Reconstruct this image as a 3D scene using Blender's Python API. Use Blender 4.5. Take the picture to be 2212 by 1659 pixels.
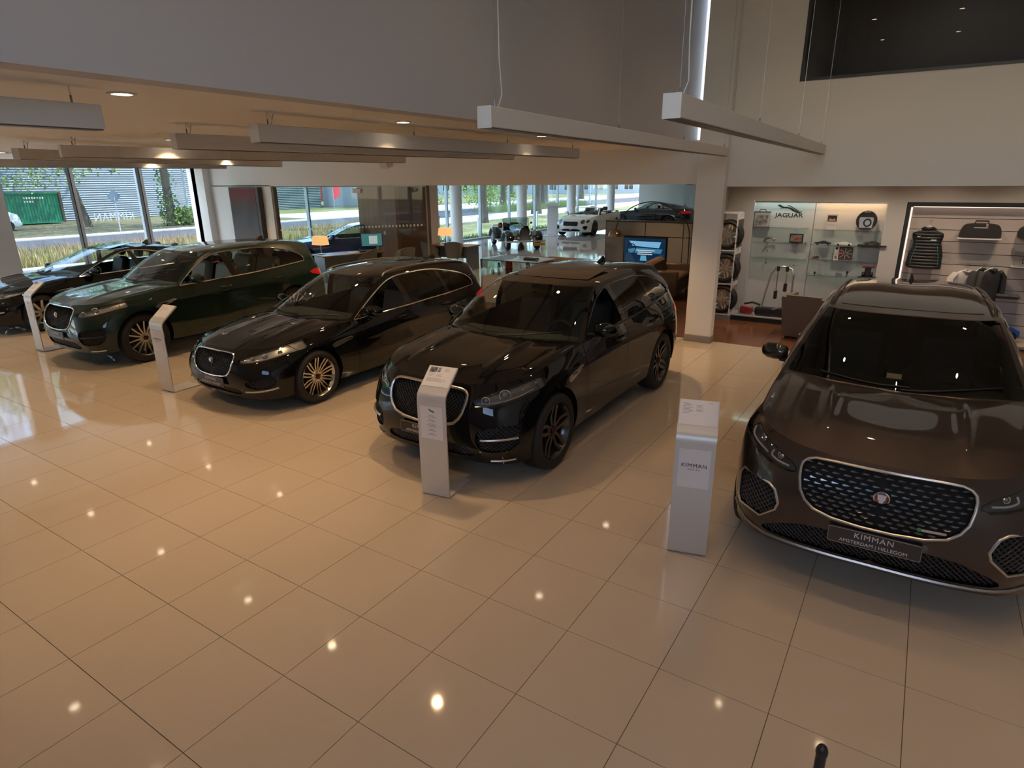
import bpy, bmesh, math, random
import numpy as np
from mathutils import Vector, Matrix
from mathutils.bvhtree import BVHTree
PI = math.pi
for o in list(bpy.data.objects): bpy.data.objects.remove(o)
SC = bpy.context.scene
COL = SC.collection
random.seed(7)
rng = np.random.RandomState(7)
# ---------------------------------------------------------------- camera
def make_camera():
    pitch, roll, yaw = 0.3168, -0.0098, 2.1466
    F = Vector((math.cos(yaw)*math.cos(pitch), math.sin(yaw)*math.cos(pitch), -math.sin(pitch)))
    R = Vector((math.sin(yaw), -math.cos(yaw), 0.0)); U = R.cross(F)
    R2 = R*math.cos(roll) + U*math.sin(roll); U2 = -R*math.sin(roll) + U*math.cos(roll)
    cd = bpy.data.cameras.new('camera'); cam = bpy.data.objects.new('camera', cd); COL.objects.link(cam)
    m = Matrix((R2, U2, -F)).transposed().to_4x4(); m.translation = Vector((6.282, -1.092, 2.694))
    cam.matrix_world = m
    cd.sensor_fit = 'HORIZONTAL'; cd.sensor_width = 36.0; cd.lens = 1344.0/2212.0*36.0
    cd.clip_start = 0.05; cd.clip_end = 400
    SC.camera = cam
make_camera()
# ---------------------------------------------------------------- world, sun, exposure
w = bpy.data.worlds.new('sky'); SC.world = w; w.use_nodes = True
nt = w.node_tree; nt.nodes.clear()
sky = nt.nodes.new('ShaderNodeTexSky'); sky.sky_type = 'NISHITA'; sky.sun_disc = False
sky.sun_elevation = math.radians(48); sky.sun_rotation = math.radians(200); sky.air_density = 1.0
bgn = nt.nodes.new('ShaderNodeBackground'); bgn.inputs['Strength'].default_value = 0.80
wo = nt.nodes.new('ShaderNodeOutputWorld')
nt.links.new(sky.outputs[0], bgn.inputs[0]); nt.links.new(bgn.outputs[0], wo.inputs[0])
sd = bpy.data.lights.new('sun', 'SUN'); sd.energy = 10.0; sd.angle = 0.009; sd.color = (1.0, 0.95, 0.86)
so = bpy.data.objects.new('sun', sd); COL.objects.link(so)
so.rotation_euler = Vector((0.35, 0.55, 1.30)).to_track_quat('Z', 'Y').to_euler()
vs = SC.view_settings
vs.view_transform = 'Standard'; vs.look = 'None'; vs.gamma = 1.0; vs.use_curve_mapping = False
vs.exposure = 0.12
try:
    cy = SC.cycles
    cy.use_denoising = True; cy.max_bounces = 7; cy.transparent_max_bounces = 16
    cy.diffuse_bounces = 3; cy.glossy_bounces = 3; cy.sample_clamp_indirect = 4.0
    cy.use_adaptive_sampling = True; cy.adaptive_threshold = 0.10; cy.adaptive_min_samples = 16; cy.use_light_tree = True
    cy.caustics_reflective = False; cy.caustics_refractive = False
except Exception: pass
# ---------------------------------------------------------------- materials
MATS = {}
def mat(name, col=None, rough=0.5, metal=0.0, coat=0.0, spec=0.5, emit=None, es=1.0, noise=None, bump=None, sheen=0.0):
    if name in MATS: return MATS[name]
    if col is None: raise ValueError('material not defined yet: '+name)
    m = bpy.data.materials.new(name); m.use_nodes = True
    n = m.node_tree.nodes; l = m.node_tree.links; b = n['Principled BSDF']
    b.inputs['Base Color'].default_value = (*col, 1); b.inputs['Roughness'].default_value = rough
    b.inputs['Metallic'].default_value = metal; b.inputs['Coat Weight'].default_value = coat
    b.inputs['Coat Roughness'].default_value = 0.03; b.inputs['Specular IOR Level'].default_value = spec
    if sheen: b.inputs['Sheen Weight'].default_value = sheen
    if emit: b.inputs['Emission Color'].default_value = (*emit, 1); b.inputs['Emission Strength'].default_value = es
    if noise:   # (scale, second colour, stretch)
        tc = n.new('ShaderNodeTexCoord'); mp = n.new('ShaderNodeMapping'); nz = n.new('ShaderNodeTexNoise'); rp = n.new('ShaderNodeValToRGB')
        mp.inputs['Scale'].default_value = noise[2] if len(noise) > 2 else (1,1,1)
        nz.inputs['Scale'].default_value = noise[0]; nz.inputs['Detail'].default_value = 5
        rp.color_ramp.elements[0].position = 0.35; rp.color_ramp.elements[1].position = 0.68
        rp.color_ramp.elements[0].color = (*col, 1); rp.color_ramp.elements[1].color = (*noise[1], 1)
        l.new(tc.outputs['Object'], mp.inputs[0]); l.new(mp.outputs[0], nz.inputs['Vector']); l.new(nz.outputs['Fac'], rp.inputs[0]); l.new(rp.outputs[0], b.inputs['Base Color'])
    if bump:    # (scale, strength)
        tc = n.new('ShaderNodeTexCoord'); nz = n.new('ShaderNodeTexNoise'); bp = n.new('ShaderNodeBump')
        nz.inputs['Scale'].default_value = bump[0]; bp.inputs['Strength'].default_value = bump[1]; bp.inputs['Distance'].default_value = 0.01
        l.new(tc.outputs['Object'], nz.inputs['Vector']); l.new(nz.outputs['Fac'], bp.inputs['Height']); l.new(bp.outputs[0], b.inputs['Normal'])
    MATS[name] = m; return m
def glass(name, tint=(0.9,0.95,0.93), base=0.05, rough=0.0, power=5.0, gmax=0.9):
    """thin pane: tinted see-through plus a mirror reflection that grows towards grazing angles (Schlick)"""
    if name in MATS: return MATS[name]
    m = bpy.data.materials.new(name); m.use_nodes = True
    n = m.node_tree.nodes; l = m.node_tree.links; n.clear()
    out = n.new('ShaderNodeOutputMaterial'); mx = n.new('ShaderNodeMixShader'); tr = n.new('ShaderNodeBsdfTransparent'); gl = n.new('ShaderNodeBsdfGlossy')
    lw = n.new('ShaderNodeLayerWeight'); lw.inputs['Blend'].default_value = 0.5
    pw = n.new('ShaderNodeMath'); pw.operation = 'POWER'; pw.inputs[1].default_value = power
    ma = n.new('ShaderNodeMath'); ma.operation = 'MULTIPLY_ADD'; ma.inputs[1].default_value = gmax; ma.inputs[2].default_value = base
    l.new(lw.outputs['Facing'], pw.inputs[0]); l.new(pw.outputs[0], ma.inputs[0]); l.new(ma.outputs[0], mx.inputs[0])
    tr.inputs[0].default_value = (*tint, 1); gl.inputs['Roughness'].default_value = rough; gl.inputs[0].default_value = (1,1,1,1)
    l.new(tr.outputs[0], mx.inputs[1]); l.new(gl.outputs[0], mx.inputs[2]); l.new(mx.outputs[0], out.inputs[0])
    MATS[name] = m; return m
def vinyl(name, col):
    m = bpy.data.materials.new(name); m.use_nodes = True; n = m.node_tree.nodes; l = m.node_tree.links; n.clear(); MATS[name] = m
    o = n.new('ShaderNodeOutputMaterial'); mx = n.new('ShaderNodeMixShader'); a = n.new('ShaderNodeBsdfDiffuse'); b = n.new('ShaderNodeBsdfTranslucent')
    a.inputs[0].default_value = (*col, 1); b.inputs[0].default_value = (*col, 1); mx.inputs[0].default_value = 0.6
    l.new(a.outputs[0], mx.inputs[1]); l.new(b.outputs[0], mx.inputs[2]); l.new(mx.outputs[0], o.inputs[0]); return m
def emis(name, col, s):
    return mat(name, (0.02,0.02,0.02), 0.5, emit=col, es=s)
mat('ink_grey', (0.25,0.25,0.26), 0.6); mat('gloss_black', (0.006,0.006,0.007), 0.06, 0, 0.6); mat('rim_silver', (0.62,0.60,0.56), 0.28, 1.0); mat('chrome', (0.80,0.80,0.80), 0.10, 1.0)
# ---------------------------------------------------------------- mesh building blocks: every block is (verts, faces)
def A(v): return np.array(v, float).reshape(-1, 3)
def join(*parts):
    V = []; F = []; o = 0
    for v, f in parts:
        v = A(v); V.append(v); F += [tuple(i + o for i in q) for q in f]; o += len(v)
    return (np.concatenate(V) if V else A([])), F
def mv(p, t=(0,0,0), rz=0.0, s=(1,1,1), rx=0.0, ry=0.0):
    v = A(p[0])*np.array(s)
    if rx: c, q = math.cos(rx), math.sin(rx); v = v @ np.array([[1,0,0],[0,c,q],[0,-q,c]])
    if ry: c, q = math.cos(ry), math.sin(ry); v = v @ np.array([[c,0,-q],[0,1,0],[q,0,c]])
    if rz: c, q = math.cos(rz), math.sin(rz); v = v @ np.array([[c,q,0],[-q,c,0],[0,0,1]])
    return v + np.array(t), p[1]
def box(x0, x1, y0, y1, z0, z1, b=0.0):
    if b <= 0:
        v = [(x,y,z) for x in (x0,x1) for y in (y0,y1) for z in (z0,z1)]
        return A(v), [(0,1,3,2),(4,6,7,5),(0,4,5,1),(2,3,7,6),(0,2,6,4),(1,5,7,3)]
    b = min(b, 0.49*(x1-x0), 0.49*(y1-y0), 0.49*(z1-z0))
    V = []; idx = {}
    for i, x in enumerate((x0,x1)):
        for j, y in enumerate((y0,y1)):
            for k, z in enumerate((z0,z1)):
                sx, sy, sz = (b, -b)[i], (b, -b)[j], (b, -b)[k]
                idx[i,j,k] = (len(V), len(V)+1, len(V)+2)
                V += [(x, y+sy, z+sz), (x+sx, y, z+sz), (x+sx, y+sy, z)]
    F = []
    for i in (0,1): F.append([idx[i,0,0][0], idx[i,1,0][0], idx[i,1,1][0], idx[i,0,1][0]])
    for j in (0,1): F.append([idx[0,j,0][1], idx[1,j,0][1], idx[1,j,1][1], idx[0,j,1][1]])
    for k in (0,1): F.append([idx[0,0,k][2], idx[1,0,k][2], idx[1,1,k][2], idx[0,1,k][2]])
    for i in (0,1):
        for j in (0,1): F.append([idx[i,j,0][0], idx[i,j,1][0], idx[i,j,1][1], idx[i,j,0][1]])
        for k in (0,1): F.append([idx[i,0,k][0], idx[i,1,k][0], idx[i,1,k][2], idx[i,0,k][2]])
    for j in (0,1):
        for k in (0,1): F.append([idx[0,j,k][1], idx[1,j,k][1], idx[1,j,k][2], idx[0,j,k][2]])
    for q in idx.values(): F.append(list(q))
    V = A(V); c = V.mean(0); G = []
    for q in F:
        nrm = np.cross(V[q[1]]-V[q[0]], V[q[2]]-V[q[0]])
        G.append(tuple(q) if nrm @ (V[list(q)].mean(0)-c) > 0 else tuple(q[::-1]))
    return V, G
def cbox(c, s, b=0.0): return box(c[0]-s[0]/2, c[0]+s[0]/2, c[1]-s[1]/2, c[1]+s[1]/2, c[2]-s[2]/2, c[2]+s[2]/2, b)
def loft(rings, closed=True, caps=True):
    n = len(rings[0]); V = np.concatenate([A(r) for r in rings]); F = []
    m = n if closed else n-1
    for i in range(len(rings)-1):
        for j in range(m):
            k = (j+1) % n; F.append((i*n+j, i*n+k, (i+1)*n+k, (i+1)*n+j))
    if caps: F.append(tuple(range(n))[::-1]); F.append(tuple(range((len(rings)-1)*n, len(rings)*n)))
    return V, F
def circ(c, r, n, u, v, ph=0.0):
    c, u, v = np.array(c, float), np.array(u, float), np.array(v, float)
    return [c + r*(math.cos(ph+2*PI*i/n)*u + math.sin(ph+2*PI*i/n)*v) for i in range(n)]
def frame_of(d):
    d = np.array(d, float); d = d/max(1e-9, np.linalg.norm(d)); a = np.array([0,0,1.0]) if abs(d[2]) < 0.9 else np.array([1.0,0,0])
    u = np.cross(d, a); u /= np.linalg.norm(u); return u, np.cross(d, u)
def cyl(p0, p1, r0, r1=None, n=16, caps=True):
    r1 = r0 if r1 is None else r1; d = np.array(p1, float)-np.array(p0, float); u, v = frame_of(d)
    return loft([circ(p0, r0, n, u, v), circ(p1, r1, n, u, v)], True, caps)
def tube(pts, r, n=8, closed=False, caps=True, flat=None):
    P = A(pts); rings = []; m = len(P); up = None
    for i in range(m):
        a = P[(i-1) % m] if (closed or i > 0) else P[i]; b = P[(i+1) % m] if (closed or i < m-1) else P[i]
        d = b-a; d = d/max(1e-9, np.linalg.norm(d))
        if up is None: u, v = frame_of(d)
        else:
            u = up - d*(up @ d); u /= max(1e-9, np.linalg.norm(u)); v = np.cross(d, u)
        up = u; rr = r[i] if hasattr(r, '__len__') else r
        rings.append(circ(P[i], rr, n, u, v if flat is None else v*flat))
    V, F = loft(rings, True, caps and not closed)
    if closed:
        for j in range(n): k = (j+1) % n; F.append(((m-1)*n+j, (m-1)*n+k, k, j))
    return V, F
def lathe(prof, n=24, caps=True):
    """profile of (r, z) turned about z"""
    return loft([[(r*math.cos(2*PI*i/n), r*math.sin(2*PI*i/n), z) for i in range(n)] for r, z in prof], True, caps)
def prism(poly, z0, z1):
    n = len(poly); V = [(x,y,z0) for x, y in poly] + [(x,y,z1) for x, y in poly]
    ar = sum(poly[i][0]*poly[(i+1)%n][1]-poly[(i+1)%n][0]*poly[i][1] for i in range(n))
    F = [tuple(range(n))[::-1], tuple(range(n, 2*n))] + [(i, (i+1)%n, n+(i+1)%n, n+i) for i in range(n)]
    if ar < 0: F = [f[::-1] for f in F]
    return A(V), F
def ball(c, r, n=16, m=10):
    r = np.array(r if hasattr(r, '__len__') else (r,r,r), float)
    V = []; F = []
    for i in range(m+1):
        t = PI*i/m
        for j in range(n): V.append((math.sin(t)*math.cos(2*PI*j/n), math.sin(t)*math.sin(2*PI*j/n), -math.cos(t)))
    for i in range(m):
        for j in range(n): F.append((i*n+j, i*n+(j+1)%n, (i+1)*n+(j+1)%n, (i+1)*n+j))
    return A(V)*r + np.array(c), F
def rrect(w, h, r, n=4):
    P = []
    for cx_, cy_, a in ((w/2-r, h/2-r, 0), (-w/2+r, h/2-r, PI/2), (-w/2+r, -h/2+r, PI), (w/2-r, -h/2+r, 1.5*PI)):
        for i in range(n+1): P.append((cx_+r*math.cos(a+PI/2*i/n), cy_+r*math.sin(a+PI/2*i/n)))
    return P
def chaikin(P, it=2, closed=True):
    P = [np.array(p, float) for p in P]
    for _ in range(it):
        Q = []
        n = len(P)
        for i in range(n if closed else n-1):
            a, b = P[i], P[(i+1)%n]; Q += [a*0.75+b*0.25, a*0.25+b*0.75]
        if not closed: Q = [P[0]] + Q + [P[-1]]
        P = Q
    return P
def mesh(name, p, smooth=None):
    me = bpy.data.meshes.new(name)
    V = A(p[0]); me.from_pydata(V.tolist(), [], [tuple(int(i) for i in f) for f in p[1]]); me.update()
    if smooth is not None:
        me.polygons.foreach_set('use_smooth', [True]*len(me.polygons))
        if smooth < 180: me.set_sharp_from_angle(angle=math.radians(smooth))
    return me
def ob(name, p, m, parent=None, smooth=None, loc=None, rz=0.0, label=None, cat=None, group=None, kind=None):
    me = p if isinstance(p, bpy.types.Mesh) else mesh(name, p, smooth)
    if m is not None and not len(me.materials): me.materials.append(m)
    o = bpy.data.objects.new(name, me); COL.objects.link(o)
    if parent is not None: o.parent = parent
    if loc is not None: o.location = loc
    if rz: o.rotation_euler = (0, 0, rz)
    return tag(o, label, cat, group, kind)
def tag(o, label=None, cat=None, group=None, kind=None):
    if label: o['label'] = label
    if cat: o['category'] = cat
    if group: o['group'] = group
    if kind: o['kind'] = kind
    return o
def thing(name, loc, label, cat, rz=0.0, group=None):
    o = bpy.data.objects.new(name, None); COL.objects.link(o); o.location = loc; o.rotation_euler = (0,0,rz); o.empty_display_size = 0.2
    return tag(o, label, cat, group)
def struct(name, p, m, parent=None, smooth=None):
    return ob(name, p, m, parent, smooth, kind=None if parent else 'structure')
def copytree(o, parent=None):
    c = o.copy(); COL.objects.link(c); c.parent = parent
    for ch in list(o.children): copytree(ch, c)
    return c
_tc = {}
def text(body, size, depth=0.001, align='CENTER', sx=1.0, space=1.0, bold=0.0):
    """flat lettering in the xy plane"""
    key = (body, size, depth, align, sx, space, bold)
    if key in _tc: return _tc[key]
    cu = bpy.data.curves.new('lettering', 'FONT'); cu.body = body; cu.size = size; cu.extrude = depth; cu.align_x = align; cu.align_y = 'CENTER'; cu.space_character = space; cu.resolution_u = 3; cu.offset = bold
    t = bpy.data.objects.new('lettering', cu); COL.objects.link(t)
    me = bpy.data.meshes.new_from_object(t.evaluated_get(bpy.context.evaluated_depsgraph_get()))
    V = np.zeros(len(me.vertices)*3); me.vertices.foreach_get('co', V); V = V.reshape(-1,3)*np.array((sx,1,1))
    F = [tuple(q.vertices) for q in me.polygons]
    bpy.data.objects.remove(t); bpy.data.curves.remove(cu); bpy.data.meshes.remove(me)
    _tc[key] = (V, F); return V, F
def facing(p, t, rz=0.0):
    """stand an xy-plane piece upright: its front looks to -y, then turn by rz about z and move to t"""
    return mv(mv(p, rx=PI/2), t, rz)
# ---------------------------------------------------------------- car kit
def hermite(P, T, ts):
    P = np.array(P, float); T = np.array(T, float); ts = np.array(ts, float); n = len(T)
    D = np.zeros_like(P)
    for i in range(n):
        if i == 0: D[i] = (P[1]-P[0])/(T[1]-T[0])
        elif i == n-1: D[i] = (P[-1]-P[-2])/(T[-1]-T[-2])
        else:
            h0, h1 = T[i]-T[i-1], T[i+1]-T[i]
            D[i] = ((P[i]-P[i-1])/h0*h1 + (P[i+1]-P[i])/h1*h0)/(h0+h1)
    k = np.clip(np.searchsorted(T, ts, side='right')-1, 0, n-2)
    h = (T[k+1]-T[k]); s = (ts-T[k])/h
    sh = (-1,) + (1,)*(P.ndim-1); s = s.reshape(sh); h = h.reshape(sh)
    return ((2*s**3-3*s**2+1)*P[k] + (s**3-2*s**2+s)*h*D[k] + (-2*s**3+3*s**2)*P[k+1] + (s**3-s**2)*h*D[k+1])
def chord(P):
    P = A(P); return np.concatenate([[0], np.cumsum(np.maximum(1e-6, np.linalg.norm(np.diff(P, axis=0), axis=1)))])
def curve(P, n):
    T = chord(P); return hermite(A(P), T, np.linspace(0, T[-1], n))
def resamp(P, n):
    P = A(P); T = chord(P); t = np.linspace(0, T[-1], n)
    return np.stack([np.interp(t, T, P[:,i]) for i in range(3)], 1)
def coons(c0, c1, d0, d1):
    nu, nv = len(c0), len(d0); u = np.linspace(0,1,nu)[:,None,None]; v = np.linspace(0,1,nv)[None,:,None]
    S = (1-v)*c0[:,None]+v*c1[:,None] + (1-u)*d0[None]+u*d1[None]
    S -= (1-u)*(1-v)*c0[0]+u*(1-v)*c0[-1]+(1-u)*v*c1[0]+u*v*c1[-1]
    return S
def gridmesh(S):
    """grid of points to a block whose vertices also carry the grid parameters (u, v)"""
    nu, nv = S.shape[:2]; uu, vv = np.meshgrid(np.linspace(0,1,nu), np.linspace(0,1,nv), indexing='ij')
    V = np.concatenate([S.reshape(-1,3), uu.reshape(-1,1), vv.reshape(-1,1)], 1)
    F = [(i*nv+j, (i+1)*nv+j, (i+1)*nv+j+1, i*nv+j+1) for i in range(nu-1) for j in range(nv-1)]
    return V, F
def clip(p, g):
    """keep the side of a block where g(verts) >= 0, cutting the faces that straddle it"""
    V, F = p
    if not len(F): return V, F
    G = g(V); n = max(len(f) for f in F)
    FA = np.array([tuple(f)+(f[0],)*(n-len(f)) for f in F]); K = G >= 0; KF = K[FA]; al = KF.all(1); an = KF.any(1)
    out = []; cut = {}; NF = [F[i] for i in np.nonzero(al)[0]]; nV = len(V)
    for fi in np.nonzero(an & ~al)[0]:
        f = F[fi]; q = []
        for a in range(len(f)):
            i, j = f[a], f[(a+1) % len(f)]
            if K[i]: q.append(i)
            if K[i] != K[j]:
                k = (i, j) if i < j else (j, i)
                if k not in cut:
                    t = G[i]/(G[i]-G[j]); cut[k] = nV+len(out); out.append(V[i]*(1-t)+V[j]*t)
                q.append(cut[k])
        if len(q) >= 3: NF.append(tuple(q))
    if not NF: return np.zeros((0, V.shape[1])), []
    VV = np.concatenate([V, np.array(out)]) if out else V
    used = np.unique(np.concatenate([np.array(f) for f in NF])); mp = np.zeros(len(VV), int); mp[used] = np.arange(len(used)); mp = mp.tolist()
    return VV[used], [tuple([mp[i] for i in f]) for f in NF]
def inpoly(poly, a, b):
    """signed distance (positive inside) of points in the plane of axes a, b to a polygon"""
    P = np.array(poly, float)
    def g(V):
        X = V[:, [a,b]]; d = np.full(len(X), 1e9); ins = np.zeros(len(X), bool)
        for i in range(len(P)):
            p, q = P[i], P[(i+1) % len(P)]; e = q-p; w_ = X-p
            t = np.clip((w_ @ e)/max(1e-12, e @ e), 0, 1); d = np.minimum(d, np.linalg.norm(w_-t[:,None]*e, axis=1))
            c = (p[1] > X[:,1]) != (q[1] > X[:,1])
            with np.errstate(divide='ignore', invalid='ignore'):
                ins ^= c & (X[:,0] < (q[0]-p[0])*(X[:,1]-p[1])/(q[1]-p[1]) + p[0])
        return np.where(ins, d, -d)
    return g
def xyz(p): return (p[0][:, :3], p[1])
def mir(p): return A(p[0])*np.array((-1,1,1)), [f[::-1] for f in p[1]]
def weld(p):
    V, F = A(p[0]), p[1]
    _, idx, inv = np.unique(np.round(V, 4), axis=0, return_index=True, return_inverse=True); mp = inv.reshape(-1).tolist()
    NF = []
    for f in F:
        q = list(dict.fromkeys([mp[i] for i in f]))
        if len(q) > 2: NF.append(tuple(q))
    return V[idx], NF
def both(p): p = xyz(p); return weld(join(p, mir(p)))
def shell(p, d, inward=(0,0,0)):
    """give an open patch thickness: move a copy by vector d and close the rim"""
    p = weld(xyz(p)) if len(p[0]) else p
    V, F = p; n = len(V); cnt = {}
    for f in F:
        for a in range(len(f)):
            e = (f[a], f[(a+1) % len(f)]); k = (min(e), max(e)); cnt.setdefault(k, []).append(e)
    W = V + np.array(d); NF = list(F) + [tuple(i+n for i in f[::-1]) for f in F]
    for k, es in cnt.items():
        if len(es) == 1: a, b = es[0]; NF.append((b, a, a+n, b+n))
    return np.concatenate([V, W]), NF
def rimband(p, d, test):
    """a lip that runs from the boundary edges that satisfy test inwards along d"""
    V, F = xyz(p); cnt = {}
    for f in F:
        for a in range(len(f)):
            e = (f[a], f[(a+1) % len(f)]); k = (min(e), max(e)); cnt.setdefault(k, []).append(e)
    T = test(V); out = []; NF = []
    for k, es in cnt.items():
        if len(es) == 1 and T[k[0]] and T[k[1]]:
            a, b = es[0]; o = len(out); out += [V[b], V[a], V[a]+np.array(d), V[b]+np.array(d)]; NF.append((o, o+1, o+2, o+3))
    return A(out), NF

def wheel_parts(R, W, rr, style):
    """rim, tire, hub cap; axle along x, outer face to +x"""
    h = W/2
    tire = lathe([(rr*0.985,-h*0.78),(rr+0.012,-h*0.95),(R-0.05,-h*1.02),(R-0.018,-h*0.90),(R-0.004,-h*0.66),(R,-h*0.3),(R,h*0.3),(R-0.004,h*0.66),(R-0.018,h*0.90),(R-0.05,h*1.02),(rr+0.012,h*0.95),(rr*0.985,h*0.78)], 48, False)
    gr = [lathe([(R+0.0005, x-0.004),(R-0.006, x-0.003),(R-0.006, x+0.003),(R+0.0005,x+0.004)], 48, False) for x in (-h*0.38, 0, h*0.38)]
    rim = [lathe([(rr*0.93,-h*0.75),(rr,-h*0.85),(rr,-h*0.7),(rr*0.86,-h*0.5),(rr*0.86,h*0.2),(rr*0.93,h*0.62),(rr*0.975,h*0.74),(rr*1.0,h*0.86),(rr*0.985,h*0.90),(rr*0.955,h*0.80)], 48, False)]
    rim.append(lathe([(0.0,h*0.25),(0.075,h*0.25),(0.08,h*0.5),(0.066,h*0.62),(0.0,h*0.62)], 20, False))
    def spoke(a0, a1, w0, w1, r0=0.06, r1=rr*0.965, x0=h*0.60, x1=h*0.80, dep=0.032):
        P = []
        for r, a, w_, x in ((r0,a0,w0,x0),((r0+r1)/2,(a0+a1)/2,(w0+w1)/2,(x0+x1)/2-0.012),(r1,a1,w1,x1)):
            c, s = math.cos(a), math.sin(a); e = np.array((0,c,s))*r; t = np.array((0,-s,c))*w_/2
            P.append([e-t+np.array((x-dep,0,0)), e-t*0.9+np.array((x,0,0)), e+t*0.9+np.array((x,0,0)), e+t+np.array((x-dep,0,0))])
        return mv(loft(P), (0,0,0))
    sp = []
    if style == 'multi15':
        for k in range(15): sp.append(spoke(2*PI*k/15, 2*PI*k/15, 0.030, 0.022))
    elif style == 'twin10':
        for k in range(10):
            for s in (-1,1): sp.append(spoke(2*PI*k/10+s*0.20, 2*PI*k/10+s*0.085, 0.018, 0.022))
    elif style == 'five':
        for k in range(5):
            for s in (-1,1): sp.append(spoke(2*PI*k/5+s*0.42, 2*PI*k/5+s*0.115, 0.036, 0.040))
    elif style == 'seven':
        for k in range(7):
            for s in (-1,1): sp.append(spoke(2*PI*k/7+s*0.12, 2*PI*k/7+s*0.20, 0.034, 0.034))
    else:
        for k in range(10): sp.append(spoke(2*PI*k/10, 2*PI*k/10, 0.055, 0.045))
    rot = lambda p: (np.stack([p[0][:,2], p[0][:,0], p[0][:,1]], 1), p[1])   # lathe about z -> about x
    rims = [rot(r) for r in rim]
    nuts_ = join(*[cyl((h*0.60,0.05*math.cos(2*PI*k/5),0.05*math.sin(2*PI*k/5)), (h*0.72,0.05*math.cos(2*PI*k/5),0.05*math.sin(2*PI*k/5)), 0.010, n=6) for k in range(5)])
    cap = rot(lathe([(0.0,h*0.62),(0.034,h*0.62),(0.034,h*0.74),(0.026,h*0.78),(0.0,h*0.79)], 16, False))
    disc = cyl((-0.01,0,0),(0.015,0,0), rr*0.72, n=28)
    return dict(rim=join(*rims, nuts_), spokes=[s for s in sp], tire=join(rot(tire), *[rot(g) for g in gr]), cap=cap, disc=disc)

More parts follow.
